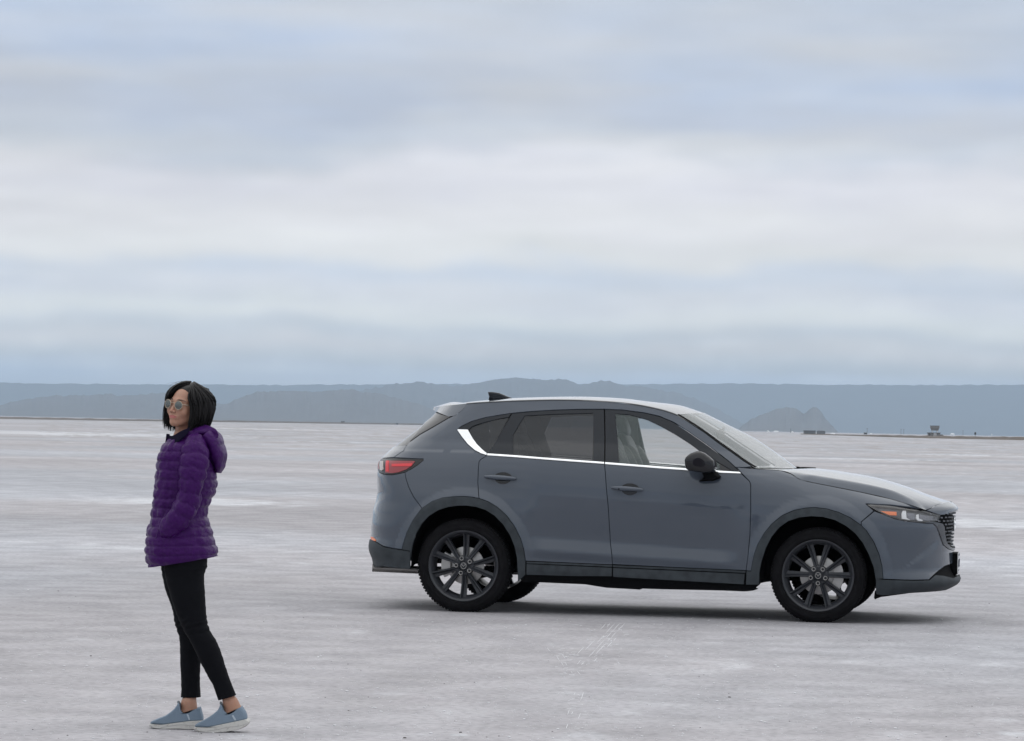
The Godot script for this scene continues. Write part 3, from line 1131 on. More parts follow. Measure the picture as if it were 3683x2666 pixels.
	for s in two:
		var rr := []
		for r in side_rows:
			rr.append(PackedVector3Array([Vector3(r[0].x, r[0].y, r[0].z * s), Vector3(r[1].x, r[1].y, (r[1].z + 0.002) * s)]))
		sp.grid(rr, false, Vector3(-1.6, 1.5, 0))
	var lip_a := PackedVector3Array()
	var lip_b := PackedVector3Array()
	for k in 25:
		var t := -1.0 + k / 12.0
		var z: float = se[-1].z * t
		var x := lerpf(sc[-1].x, se[-1].x, t * t)
		var y := lerpf(sc[-1].y, se[-1].y, t * t)
		lip_a.append(Vector3(x, y, z))
		lip_b.append(Vector3(x + 0.006, y - 0.014, z))
	sp.grid([lip_a, lip_b], false, Vector3(-1, 1.5, 0))
	part("spoiler", sp, paint, car)
	var an := MB.new()
	var fp := PackedVector2Array()
	for q in [[868, 128], [900, 128], [940, 134], [980, 150], [1010, 163], [1030, 170], [1010, 176], [950, 180], [870, 184], [876, 160], [870, 140]]:
		var c3 := car_pt(q[0], q[1], 0.0)
		fp.append(Vector2(c3.x, c3.y))
	pillow(an, fp, [[0.55, -0.022], [0.9, -0.019], [1.0, -0.008], [1.0, 0.008], [0.9, 0.019], [0.55, 0.022]])
	part("shark_fin_antenna", an, frame, car)
	build_lamps(car, two)
	build_front(car, two, chrome, gloss, black, clad)
	build_mirrors(car, gloss, frame, black)
	build_cabin(car, two, inside, liner, seatm, black)
	build_wheels(car, black)


# surface across the car: edge on the near side, crown in the middle, optional ridge between
func span(e: Array, c: Array, lift: float, lower: float, n: int, ridge_line := [], front_line := []) -> MB:
	var rows := []
	for i in e.size():
		var row := PackedVector3Array()
		for k in n * 2 + 1:
			var t := -1.0 + k / float(n)
			var z: float = e[i].z * t
			var u := absf(t)
			var p: Vector3
			if ridge_line.is_empty():
				var w := u * u
				p = Vector3(lerpf(c[i].x, e[i].x, w), lerpf(c[i].y, e[i].y, w * (0.72 + 0.28 * w)), z)
			else:
				var r: Vector3 = ridge_line[i]
				var ur: float = r.z / e[i].z
				if u < ur:
					var w := (u / ur) * (u / ur)
					p = Vector3(lerpf(c[i].x, r.x, w), lerpf(c[i].y, r.y, w), z)
				else:
					var w := (u - ur) / (1.0 - ur)
					p = Vector3(lerpf(r.x, e[i].x, w), lerpf(r.y, e[i].y, w * (0.55 + 0.45 * w)), z)
			p.y += lerpf(lift, lower, u * u)
			if front_line.size():
				# the front edge runs along the panel it meets
				var k0 := sstep(0.72, 1.0, i / (e.size() - 1.0))
				var q: Vector3 = front_line[-1]
				for f in front_line.size() - 1:
					if absf(z) <= front_line[f].z and absf(z) >= front_line[f + 1].z:
						q = front_line[f].lerp(front_line[f + 1], (front_line[f].z - absf(z)) / maxf(front_line[f].z - front_line[f + 1].z, 1e-5))
				if absf(z) > front_line[0].z:
					q = front_line[0]
				p = p.lerp(Vector3(q.x, q.y, z), k0)
			row.append(p)
		rows.append(row)
	var b := MB.new()
	b.grid(rows, false, Vector3(0, -2, 0))
	return b


func build_lamps(car: Node3D, two: Array) -> void:
	var dark := mat("lamp_housing", 0.014, 0.013, 0.014, 0.25)
	var red := mat("red_lens", 0.26, 0.007, 0.014, 0.12)
	red.clearcoat_enabled = true
	var bright := mat("red_light_guide", 0.70, 0.05, 0.06, 0.15)
	var white := mat("reversing_lens", 0.55, 0.48, 0.45, 0.12)
	var amber := mat("amber_reflector", 0.85, 0.20, 0.05, 0.25)
	var guide := mat("daytime_light_guide", 0.75, 0.76, 0.78, 0.2)
	var lens := glass("headlamp_lens", 0.2, 0.2, 0.21, 0.10)
	var well := mat("headlamp_well", 0.055, 0.058, 0.068, 0.3)
	var proj := mat("projector", 0.17, 0.175, 0.20, 0.12, 0.6)
	for s in two:
		var t := holder("tail_lamp", car)
		part("housing", panel(pa([60, 590, 60, 640, 140, 648, 185, 668, 240, 671, 290, 662, 322, 653, 360, 634, 405, 605, 440, 577, 440, 568, 330, 564, 250, 560, 145, 567]), 0.001, -0.004, 0.01, [s]), dark, t)
		part("red_lens", panel(pa([196, 578, 376, 581, 388, 584, 366, 612, 330, 636, 280, 654, 235, 661, 192, 658]), 0.0, 0.001, 0.005, [s]), red, t)
		part("light_guide", panel(pa([236, 601, 372, 597, 362, 616, 236, 617]), 0.0, 0.004, 0.003, [s]), bright, t)
		part("light_guide", panel(pa([200, 580, 218, 580, 216, 650, 198, 652]), 0.0, 0.004, 0.003, [s]), bright, t)
		part("reversing_lens", panel(pa([158, 582, 178, 581, 180, 636, 166, 645, 156, 636]), 0.0, 0.001, 0.004, [s]), white, t)
		part("red_lens", panel(pa([60, 592, 148, 580, 150, 634, 60, 636]), 0.0, 0.001, 0.004, [s]), red, t)
		var rr := PackedVector2Array()
		part("reflector", panel(pa([96, 1078, 112, 1080, 132, 1098, 130, 1108, 104, 1098]), 0.0, 0.004, 0.003, [s]), amber, car)
		var h := holder("headlamp", car)
		var out := [1345, 758, 1372, 754, 1500, 764, 1600, 780, 1730, 799, 1832, 829, 1818, 866, 1725, 877, 1640, 871, 1560, 859, 1480, 832, 1412, 798]
		part("housing", panel(pb(out), 0.0, -0.022, 0.0, [s]), well, h)
		part("surround", panel(pb([1345, 758, 1372, 754, 1500, 764, 1600, 780, 1730, 799, 1832, 829, 1826, 834, 1728, 806, 1600, 789, 1500, 773, 1385, 764, 1420, 792, 1490, 824, 1570, 849, 1640, 860, 1725, 866, 1812, 856, 1818, 866, 1725, 877, 1640, 871, 1560, 859, 1480, 832, 1412, 798]), 0.0, -0.004, 0.018, [s]), dark, h)
		part("side_marker", panel(pb([1418, 795, 1546, 801, 1547, 825, 1455, 823]), 0.0, -0.012, 0.01, [s]), amber, h)
		part("light_guide", panel(pb([1588, 794, 1608, 794, 1613, 842, 1640, 859, 1672, 861, 1672, 868, 1604, 868, 1583, 850, 1581, 815]), 0.0, -0.010, 0.01, [s]), guide, h)
		part("light_guide", panel(pb([1680, 820, 1693, 819, 1696, 848, 1722, 859, 1714, 866, 1690, 863, 1677, 846]), 0.0, -0.010, 0.01, [s]), guide, h)
		part("projector", panel(pb([1700, 818, 1822, 838, 1808, 864, 1728, 860, 1702, 846]), 0.0, -0.014, 0.01, [s]), proj, h)
		part("projector", panel(pb([1618, 806, 1672, 814, 1672, 856, 1640, 854, 1620, 838]), 0.0, -0.016, 0.01, [s]), proj, h)
		part("lens", panel(pb(out), 0.002, 0.0, 0.0, [s]), lens, h)


func front_x(z: float, y: float) -> float:
	var lo := 1.6
	var hi := soft_at(nose_soft, y)
	for k in 24:
		var m := (lo + hi) * 0.5
		if wide(m, y) > absf(z):
			lo = m
		else:
			hi = m
	return lo


func build_front(car: Node3D, two: Array, chrome: Material, gloss: Material, black: Material, clad: Material) -> void:
	var g := holder("grille", car)
	var wingm := mat("grille_surround", 0.10, 0.105, 0.115, 0.2, 0.7)
	part("backing", panel(pb([1826, 828, 1880, 818, 1925, 806, 2000, 800, 2000, 1066, 1935, 1064, 1890, 1046, 1855, 1015, 1840, 960, 1830, 900, 1800, 882, 1725, 878]), 0.0, -0.035, 0.0, two), black, g)
	part("wing_trim", panel(pb([1725, 877, 1780, 881, 1806, 905, 1827, 960, 1847, 1020, 1882, 1048, 1935, 1066, 2000, 1066, 2000, 1054, 1935, 1053, 1893, 1035, 1867, 1008, 1859, 960, 1852, 905, 1842, 884, 1800, 874, 1740, 870]), 0.0, 0.006, 0.03, two), wingm, g)
	var tabm := mat("grille_tab", 0.16, 0.165, 0.175, 0.22, 0.5)
	var tabs := MB.new()
	for r in 10:
		var y := 0.582 + r * 0.0268
		var half := lerpf(0.30, 0.60, pow((y - 0.56) / 0.29, 0.8))
		for k in 27:
			var z := (k - 13) * 0.088 + (0.044 if r % 2 else 0.0)
			if absf(z) > half:
				continue
			var x := front_x(z, y) - 0.020
			var turn := (front_x(z + 0.01, y) - front_x(z - 0.01, y)) / 0.02
			var bs := Basis(Vector3.UP, atan(-turn) * 0.9)
			tabs.box(Vector3(x, y, z), Vector3(0.009, 0.0055, 0.020), bs)
	var tb := part("mesh_insert", tabs, tabm, g)
	tb.set_meta("kind", "stuff")
	# round badge: a ring with a winged v
	var bd := holder("badge", car)
	var plate := MB.new()
	var rows := []
	var bx := 2.284
	for q in [[0.001, 0.030], [0.06, 0.030], [0.078, 0.022], [0.084, 0.0]]:
		var row := PackedVector3Array()
		for k in 36:
			var a := TAU * k / 36
			row.append(Vector3(bx + q[1], 0.745 + sin(a) * q[0] * 0.82, cos(a) * q[0]))
		rows.append(row)
	plate.grid(rows, true, Vector3(bx - 0.3, 0.745, 0))
	part("badge_plate", plate, gloss, bd)
	var ringm := MB.new()
	var path := []
	for k in 33:
		var a := TAU * k / 32
		path.append(Vector3(bx + 0.034, 0.745 + sin(a) * 0.055, cos(a) * 0.068))
	ringm.tube(path, [0.0055], 6, false)
	path = []
	for k in 11:
		var t := -1.0 + k / 5.0
		path.append(Vector3(bx + 0.035, 0.745 + 0.030 * pow(absf(t), 1.6) - 0.014 + (0.012 if absf(t) > 0.95 else 0.0), t * 0.062))
	ringm.tube(path, [0.003, 0.006, 0.008, 0.008, 0.006, 0.005, 0.006, 0.008, 0.008, 0.006, 0.003], 6)
	part("badge_emblem", ringm, chrome, bd)
	# lower intake
	part("lower_intake", panel(pb([1760, 1252, 1790, 1218, 1820, 1191, 1862, 1161, 1915, 1143, 2000, 1136, 2010, 1214, 1960, 1218, 1910, 1243, 1850, 1228, 1795, 1223]), 0.0, -0.018, 0.0, two), black, car)
	var pl := holder("number_plate", car)
	var holderm := MB.new()
	holderm.box(Vector3(2.315, 0.440, 0.0), Vector3(0.037, 0.080, 0.156))
	holderm.box(Vector3(2.300, 0.370, 0.0), Vector3(0.035, 0.035, 0.150))
	part("plate_holder", holderm, black, pl)
	var face := MB.new()
	face.box(Vector3(2.355, 0.445, 0.0), Vector3(0.0025, 0.077, 0.152))
	part("plate_face", face, mat("plate_white", 0.62, 0.63, 0.64, 0.4), pl)
	var marks := MB.new()
	rng.seed = 91
	for k in 7:
		var z := -0.112 + k * 0.0375
		marks.box(Vector3(2.3585, 0.440, z - 0.009), Vector3(0.001, 0.030, 0.0032))
		marks.box(Vector3(2.3585, 0.440 + rng.randf_range(-0.02, 0.02), z + 0.002), Vector3(0.001, 0.0035, 0.009))
		marks.box(Vector3(2.3585, 0.440, z + 0.010), Vector3(0.001, 0.014 + rng.randf() * 0.014, 0.003))
	marks.box(Vector3(2.3585, 0.504, 0.0), Vector3(0.001, 0.008, 0.075))
	marks.box(Vector3(2.3585, 0.386, 0.0), Vector3(0.001, 0.006, 0.055))
	part("plate_marks", marks, mat("plate_ink", 0.06, 0.07, 0.10, 0.5), pl)


func build_mirrors(car: Node3D, gloss: Material, frame: Material, black: Material) -> void:
	var cap := [155, 462, 166, 441, 195, 420, 232, 407, 262, 406, 290, 417, 320, 440, 350, 466, 357, 500, 354, 532, 340, 546, 300, 551, 240, 546, 185, 536, 164, 522, 157, 495]
	for s in [1.0, -1.0]:
		var m := holder("door_mirror", car)
		var poly := PackedVector2Array()
		for i in range(0, cap.size(), 2):
			var q := car_pt(cap[i] + 2007.0, cap[i + 1] + 109.5, 1.00)
			poly.append(Vector2(q.x, q.y))
		poly = rounded(poly, 0.008)
		var b := MB.new()
		pillow(b, poly, [[0.80, 0.905], [0.95, 0.912], [1.0, 0.93], [1.0, 1.02], [0.985, 1.06], [0.95, 1.08], [0.88, 1.094], [0.72, 1.104], [0.4, 1.110]], Vector2.ZERO, s)
		part("mirror_cap", b, gloss, m)
		var strip := MB.new()
		var path := []
		for q in [[157, 497], [200, 506], [260, 512], [320, 518], [356, 519]]:
			var c3 := car_pt(q[0] + 2007.0, q[1] + 109.5, 1.085)
			path.append(Vector3(c3.x, c3.y, (1.078 if q[0] > 160 and q[0] < 350 else 1.02) * s))
		strip.tube(path, [0.0035], 6)
		part("turn_signal", strip, mat("mirror_signal", 0.35, 0.36, 0.38, 0.3), m)
		var st := MB.new()
		var foot := PackedVector2Array()
		for q in [[258, 540], [355, 540], [372, 560], [388, 573], [376, 590], [336, 603], [240, 607], [264, 588], [274, 568]]:
			var c3 := car_pt(q[0] + 2007.0, q[1] + 109.5, 0.90)
			foot.append(Vector2(c3.x, c3.y))
		pillow(st, rounded(foot, 0.006), [[1.0, 0.845], [1.0, 0.885], [0.96, 0.91], [0.8, 0.95], [0.7, 0.96]], Vector2.ZERO, s)
		part("mirror_stalk", st, black, m)


func build_cabin(car: Node3D, two: Array, inside: Material, liner: Material, seatm: Material, black: Material) -> void:
	# tub of the cabin below the windows
	var tub := MB.new()
	tub.box(Vector3(-0.55, 0.62, 0.0), Vector3(1.35, 0.03, 0.46))
	part("cabin_floor", tub, inside, car)
	for s in two:
		var dc := MB.new()
		dc.box(Vector3(-0.10, 0.875, 0.80 * s), Vector3(0.70, 0.25, 0.02))
		part("door_card", dc, inside, car)
		# inner pillars
		for q in [[-0.30, 1.12, -0.33, 1.56, 0.085], [-1.05, 1.18, -1.14, 1.53, 0.10]]:
			var pb2 := MB.new()
			var rows := []
			for k in 7:
				var t := k / 6.0
				var x: float = lerpf(q[0], q[2], t)
				var y: float = lerpf(q[1], q[3], t)
				var z: float = (wide(x, y) - 0.05) * s
				rows.append(PackedVector3Array([Vector3(x - q[4], y, z), Vector3(x, y, z - 0.04 * s), Vector3(x + q[4], y, z)]))
			pb2.grid(rows, false, Vector3(0, 1.2, s * 3.0))
			part("inner_pillar", pb2, liner, car)
	var roof := MB.new()
	var rr := []
	for k in 12:
		var x := -1.40 + k * 0.145
		var y := 1.585 - 0.05 * pow((x + 0.55) / 0.9, 2.0)
		var ze := minf(0.60, wide(x, y - 0.06) - 0.07)
		rr.append(PackedVector3Array([Vector3(x, y - 0.07, ze), Vector3(x, y - 0.02, ze * 0.8), Vector3(x, y, 0.0), Vector3(x, y - 0.02, -ze * 0.8), Vector3(x, y - 0.07, -ze)]))
	roof.grid(rr, false, Vector3(-0.5, 3, 0))
	part("headliner", roof, liner, car)
	var dash := MB.new()
	blob(dash, Vector3(0.72, 1.02, 0), Vector3(0.33, 0.095, 0.74), 0.5)
	part("dashboard", dash, inside, car)
	var sw := holder("steering_wheel", car)
	var wheel := MB.new()
	var path := []
	for k in 33:
		var a := TAU * k / 32
		path.append(Vector3(0.40, 1.08, -0.37) + Vector3(-0.38 * sin(a), 0.92 * sin(a), 0) * 0.185 + Vector3(0, 0, cos(a) * 0.185))
	wheel.tube(path, [0.016], 8, false)
	wheel.box(Vector3(0.42, 1.07, -0.37), Vector3(0.03, 0.03, 0.17))
	part("rim", wheel, black, sw)
	var im := MB.new()
	blob(im, Vector3(0.50, 1.39, 0.0), Vector3(0.025, 0.035, 0.12), 0.5)
	im.tube([Vector3(0.50, 1.40, 0), Vector3(0.53, 1.45, 0)], [0.012], 6)
	part("interior_mirror", im, black, car)
	for s in two:
		for row in 2:
			var x: float = [-0.14, -0.98][row]
			var seat := holder("seat", car)
			var b := MB.new()
			blob(b, Vector3(x + 0.22, 0.78, 0.37 * s), Vector3(0.27, 0.09, 0.26), 0.5)
			part("cushion", b, seatm, seat)
			var lean := Basis(Vector3(0, 0, 1), deg_to_rad(20.0))
			b = MB.new()
			blob(b, Vector3(x - 0.10, 1.08, 0.37 * s), Vector3(0.085, 0.32, 0.25), 0.5, lean)
			blob(b, Vector3(x - 0.04, 1.04, 0.37 * s + 0.21), Vector3(0.09, 0.26, 0.05), 0.7, lean)
			blob(b, Vector3(x - 0.04, 1.04, 0.37 * s - 0.21), Vector3(0.09, 0.26, 0.05), 0.7, lean)
			part("backrest", b, seatm, seat)
			b = MB.new()
			blob(b, Vector3(x - 0.19, 1.44 - row * 0.02, 0.37 * s), Vector3(0.055, 0.095, 0.13), 0.55, lean)
			b.tube([Vector3(x - 0.16, 1.30, 0.37 * s - 0.05), Vector3(x - 0.20, 1.42, 0.37 * s - 0.05)], [0.007], 6)
			b.tube([Vector3(x - 0.16, 1.30, 0.37 * s + 0.05), Vector3(x - 0.20, 1.42, 0.37 * s + 0.05)], [0.007], 6)
			part("headrest", b, seatm, seat)
	var belt_m := MB.new()
	belt_m.tube([Vector3(-0.33, 1.46, 0.60), Vector3(-0.28, 1.2, 0.60), Vector3(-0.26, 0.95, 0.66)], [0.024], 6, true, 0.12)
	part("seat_belt", belt_m, liner, car)


func build_wheels(car: Node3D, black: Material) -> void:
	var rubber := mat("tyre_rubber", 0.011, 0.011, 0.0125, 0.85)
	rubber.metallic_specular = 0.2
	tri_tex(rubber, noise_tex(512, 0.015, 5, [[0.0, 0.55, 0.55, 0.6], [0.5, 0.85, 0.82, 0.82], [0.7, 1.25, 1.12, 1.05], [1.0, 1.9, 1.6, 1.45]], 15), 1.6)
	var alloy := mat("black_alloy", 0.018, 0.020, 0.025, 0.35)
	var lipm := mat("black_alloy_lip", 0.028, 0.030, 0.036, 0.35)
	var steel := mat("brake_steel", 0.42, 0.41, 0.40, 0.4, 0.8)
	var nutm := mat("lug_steel", 0.38, 0.37, 0.36, 0.35, 0.8)
	# tyre profile, z = 0 at the outer face, running inwards
	var tp := [[0.255, -0.018], [0.266, -0.006], [0.274, 0.001], [0.290, 0.007], [0.312, 0.006], [0.330, -0.002], [0.344, -0.014], [0.352, -0.030], [0.3565, -0.055], [0.358, -0.11], [0.3565, -0.165], [0.352, -0.19], [0.344, -0.206], [0.330, -0.218], [0.300, -0.225], [0.262, -0.214], [0.252, -0.2]]
	var ty := MB.new()
	lathe(ty, tp, 96)
	var rings := MB.new()
	for q in [[0.283, 0.0062], [0.318, 0.0050]]:
		var path := []
		for k in 97:
			var a := TAU * k / 96
			path.append(Vector3(cos(a) * q[0], sin(a) * q[0], q[1]))
		ty.tube(path, [0.0014], 5, false)
	var tread := MB.new()
	for k in 84:
		var a := TAU * k / 84
		var rot := Basis(Vector3(0, 0, 1), a)
		for z in [-0.034, -0.186]:
			var lean := rot * Basis(Vector3(0, 1, 0), 0.55 if z > -0.1 else -0.55)
			tread.box(rot * Vector3(0.3462, 0, z), Vector3(0.0055, 0.0085, 0.016), lean)
		for z in [-0.075, -0.11, -0.145]:
			tread.box(rot * Vector3(0.3538, 0.004 * (z + 0.11) * 60.0, z), Vector3(0.0045, 0.0100, 0.0145), rot * Basis(Vector3(1, 0, 0), 0.3))
	var rim := MB.new()
	lathe(rim, [[0.250, -0.21], [0.246, -0.19], [0.236, -0.17], [0.225, -0.12], [0.228, -0.06], [0.238, -0.03], [0.250, -0.012], [0.260, -0.001], [0.268, 0.004], [0.271, -0.002], [0.266, -0.016]], 80)
	# one spoke: ridge plus a lower flank towards the middle of its pair
	var spokes := []
	for sgn in [1.0, -1.0]:
		var b := MB.new()
		var rows := []
		for k in 9:
			var t := k / 8.0
			var r := lerpf(0.040, 0.252, t)
			var off: float = sgn * r * sin(deg_to_rad(lerpf(30.0, 21.0, pow(t, 0.5)))) if t > 0.0 else sgn * 0.022
			off = sgn * lerpf(0.014, 0.090, pow(t, 1.05))
			var z := -0.004 - 0.016 * sin(PI * t) + 0.0 * t
			var rw := lerpf(0.011, 0.0055, t)
			var fw := lerpf(0.010, 0.040, t)
			var dz := lerpf(0.012, 0.032, t)
			var row := PackedVector3Array()
			for q in [[rw, -0.050], [rw * 1.0, -0.012], [rw * 0.55, 0.0], [-rw * 0.55, 0.0], [-rw, -0.008], [-rw - fw * 0.35, -dz * 0.9], [-rw - fw, -dz], [-rw - fw, -0.052]]:
				row.append(Vector3(off + sgn * q[0], sqrt(maxf(r * r - off * off, 0.0)), z + q[1]))
			rows.append(row)
		# flat shaded faces along the spoke
		for i in rows.size() - 1:
			for j in 7:
				var p0: Vector3 = rows[i][j]
				var p1: Vector3 = rows[i][j + 1]
				var p2: Vector3 = rows[i + 1][j + 1]
				var p3: Vector3 = rows[i + 1][j]
				var inner: Vector3 = (rows[i][3] + rows[i][7] + rows[i][0]) / 3.0 + Vector3(0, 0, -0.03)
				var g := (p2 - p0).cross(p3 - p1).normalized()
				if g.dot((p0 + p2) * 0.5 - inner) < 0.0:
					g = -g
				var ids := [b.vert(p0, g), b.vert(p1, g), b.vert(p2, g), b.vert(p3, g)]
				b.tri_i(ids[0], ids[1], ids[2])
				b.tri_i(ids[0], ids[2], ids[3])
		spokes.append(b.mesh(alloy))
	var hub := MB.new()
	lathe(hub, [[0.001, -0.010], [0.026, -0.010], [0.030, -0.014], [0.034, -0.020], [0.060, -0.018], [0.074, -0.020], [0.080, -0.034], [0.080, -0.06]], 40)
	var disc := MB.new()
	lathe(disc, [[0.04, -0.085], [0.085, -0.085], [0.09, -0.095], [0.143, -0.095], [0.145, -0.105], [0.143, -0.118], [0.08, -0.118]], 56)
	var cal := MB.new()
	for k in 7:
		var a := deg_to_rad(-28.0 + k * 9.0)
		cal.box(Vector3(cos(a) * 0.150, sin(a) * 0.150, -0.10), Vector3(0.035, 0.014, 0.028), Basis(Vector3(0, 0, 1), a))
	var ring := MB.new()
	var rp := []
	for k in 25:
		var a := TAU * k / 24
		rp.append(Vector3(cos(a) * 0.0205, sin(a) * 0.0225, -0.008))
	ring.tube(rp, [0.0022], 6, false)
	ring.tube([Vector3(-0.016, 0.010, -0.008), Vector3(-0.007, 0.006, -0.008), Vector3(0, -0.006, -0.008), Vector3(0.007, 0.006, -0.008), Vector3(0.016, 0.010, -0.008)], [0.0015, 0.0028, 0.0022, 0.0028, 0.0015], 6)
	var nut := MB.new()
	var nrow := []
	for q in [[0.0155, -0.018], [0.0165, -0.005], [0.0125, -0.004], [0.0100, -0.008], [0.0100, -0.022]]:
		var row := PackedVector3Array()
		for k in 18:
			var a := TAU * k / 18
			row.append(Vector3(cos(a) * q[0], sin(a) * q[0], q[1]))
		nrow.append(row)
	nut.grid(nrow, true, Vector3(0, 0, -0.2))
	var made := {"tyre": ty.mesh(rubber), "tread": tread.mesh(rubber), "rim": rim.mesh(lipm), "hub": hub.mesh(alloy), "brake_disc": disc.mesh(steel), "brake_caliper": cal.mesh(steel), "hub_emblem": ring.mesh(nutm)}
	var lug := nut.mesh(nutm)
	for w in [[-1.0, 1.0, -20.0], [1.0, 1.0, 0.0], [-1.0, -1.0, 33.0], [1.0, -1.0, 11.0]]:
		var h := holder("wheel", car, Vector3(AXLE * w[0], TYRE - 0.007, 0.887 * w[1]))
		h.rotation.y = 0.0 if w[1] > 0 else PI
		for k in made:
			var o := MeshInstance3D.new()
			o.name = k
			o.mesh = made[k]
			h.add_child(o, true)
			if k == "tread":
				o.set_meta("kind", "stuff")
			if k == "brake_caliper":
				o.rotation.z = PI if w[0] < 0 else 0.0
		for k in 5:
			var a := deg_to_rad(18.0 + 72.0 * k + w[2])
			for q in 2:
				var o := MeshInstance3D.new()
				o.name = "spoke"
				o.mesh = spokes[q]
				o.rotation.z = a - PI / 2
				h.add_child(o, true)
			var n := MeshInstance3D.new()
			n.name = "lug_nut"
			n.mesh = lug
			var na := a + deg_to_rad(36.0)
			n.position = Vector3(cos(na) * 0.058, sin(na) * 0.058, 0.0)
			h.add_child(n, true)


# ---------------------------------------------------------------- the woman
var wz := -15.5
var w_org := Vector3()


func wj(jx: float, jy: float, z := 0.0) -> Vector3:
	return at_far(480.0 + jx / 2.2804, 1340.0 + jy / 2.2804, -wz - z) - w_org


func wl(lx: float, ly: float, z := 0.0) -> Vector3:
	return at_far(480.0 + lx / 2.4152, 1980.0 + ly / 2.4152, -wz - z) - w_org


func smin(a: float, b: float, k: float) -> float:
	var h := clampf(0.5 + 0.5 * (b - a) / k, 0.0, 1.0)
	return lerpf(b, a, h) - k * h * (1.0 - h)


func capsule(p: Vector3, a: Vector3, b: Vector3, ra: float, rb: float) -> float:
	var ba := b - a
	var t := clampf((p - a).dot(ba) / ba.length_squared(), 0.0, 1.0)
	return p.distance_to(a + ba * t) - lerpf(ra, rb, t)


func ellip(p: Vector3, c: Vector3, r: Vector3) -> float:
	var q := (p - c) / r
	var k := q.length()
	var g := (q / r).length()
	return k * (k - 1.0) / maxf(g, 1e-6)


# surface nets over a distance field, visiting only the cells near the surface
func nets(b: MB, field: Callable, lo: Vector3, hi: Vector3, cell: float, put: Transform3D, paint_at = null) -> void:
	var n := Vector3i(((hi - lo) / cell).ceil())
	var big := 4
	var val := {}
	var cells := []
	var reach := cell * big * 1.0
	for I in n.x / big + 1:
		for J in n.y / big + 1:
			for K in n.z / big + 1:
				var mid := lo + (Vector3(I, J, K) + Vector3.ONE * 0.5) * (cell * big)
				if absf(field.call(mid)) > reach * 1.15:
					continue
				for x in big:
					for y in big:
						for z in big:
							cells.append(Vector3i(I * big + x, J * big + y, K * big + z))
	var at := func(g: Vector3i) -> float:
		var key := (g.x * 2048 + g.y) * 2048 + g.z
		if not val.has(key):
			val[key] = field.call(lo + Vector3(g) * cell)
		return val[key]
	var ids := {}
	var corner := [Vector3i(0, 0, 0), Vector3i(1, 0, 0), Vector3i(0, 1, 0), Vector3i(1, 1, 0), Vector3i(0, 0, 1), Vector3i(1, 0, 1), Vector3i(0, 1, 1), Vector3i(1, 1, 1)]
	var edges := [[0, 1], [2, 3], [4, 5], [6, 7], [0, 2], [1, 3], [4, 6], [5, 7], [0, 4], [1, 5], [2, 6], [3, 7]]
	var e := cell * 0.5
	for g in cells:
		var d := []
		var neg := 0
		for c in corner:
			var q: float = at.call(g + c)
			d.append(q)
			if q < 0.0:
				neg += 1
		if neg == 0 or neg == 8:
			continue
		var sum := Vector3()
		var cnt := 0
		for ed in edges:
			var a: float = d[ed[0]]
			var c: float = d[ed[1]]
			if (a < 0.0) != (c < 0.0):
				sum += Vector3(corner[ed[0]]).lerp(Vector3(corner[ed[1]]), a / (a - c))
				cnt += 1
		var p := lo + (Vector3(g) + sum / cnt) * cell
		var nn := Vector3(field.call(p + Vector3(e, 0, 0)) - field.call(p - Vector3(e, 0, 0)), field.call(p + Vector3(0, e, 0)) - field.call(p - Vector3(0, e, 0)), field.call(p + Vector3(0, 0, e)) - field.call(p - Vector3(0, 0, e))).normalized()
		ids[g] = b.vert(put * p, (put.basis * nn).normalized())
		if paint_at != null:
			b.c.append(paint_at.call(p))
	for g in ids:
		for ax in 3:
			var u := Vector3i()
			var w := Vector3i()
			u[(ax + 1) % 3] = 1
			w[(ax + 2) % 3] = 1
			var step := Vector3i()
			step[ax] = 1
			var a: float = at.call(g)
			var c: float = at.call(g + step)
			if (a < 0.0) == (c < 0.0):
				continue
			if ids.has(g - u) and ids.has(g - w) and ids.has(g - u - w):
				b.tri_i(ids[g], ids[g - u], ids[g - u - w])
				b.tri_i(ids[g], ids[g - u - w], ids[g - w])


# tube with an oval section: r in the picture plane, w across it
func etube(path: Array, r: Array, w: Array, m: int, rows_n: int, swell: Callable) -> Array:
	var fine := resample(path, rows_n)
	var rows := []
	for i in rows_n:
		var t := i / (rows_n - 1.0)
		var d: Vector3 = (fine[mini(i + 1, rows_n - 1)] - fine[maxi(i - 1, 0)]).normalized()
		var x := Vector3(-d.y, d.x, 0).normalized()
		var z := x.cross(d).normalized()
		var q := t * (r.size() - 1.0)
		var k := mini(int(q), r.size() - 2)
		var f := sstep(0.0, 1.0, q - k) if r.size() > 2 else q - k
		var rr := lerpf(r[k], r[k + 1], f)
		var ww := lerpf(w[k], w[k + 1], f)
		var row := PackedVector3Array()
		for s in m:
			var a := TAU * s / m
			var o: float = swell.call(t, a)
			row.append(fine[i] + x * cos(a) * (rr + o) + z * sin(a) * (ww + o))
		rows.append(row)
	return rows


func quilt(u: float) -> float:
	return 1.0 - pow(absf(2.0 * (u - floor(u)) - 1.0), 3.2)


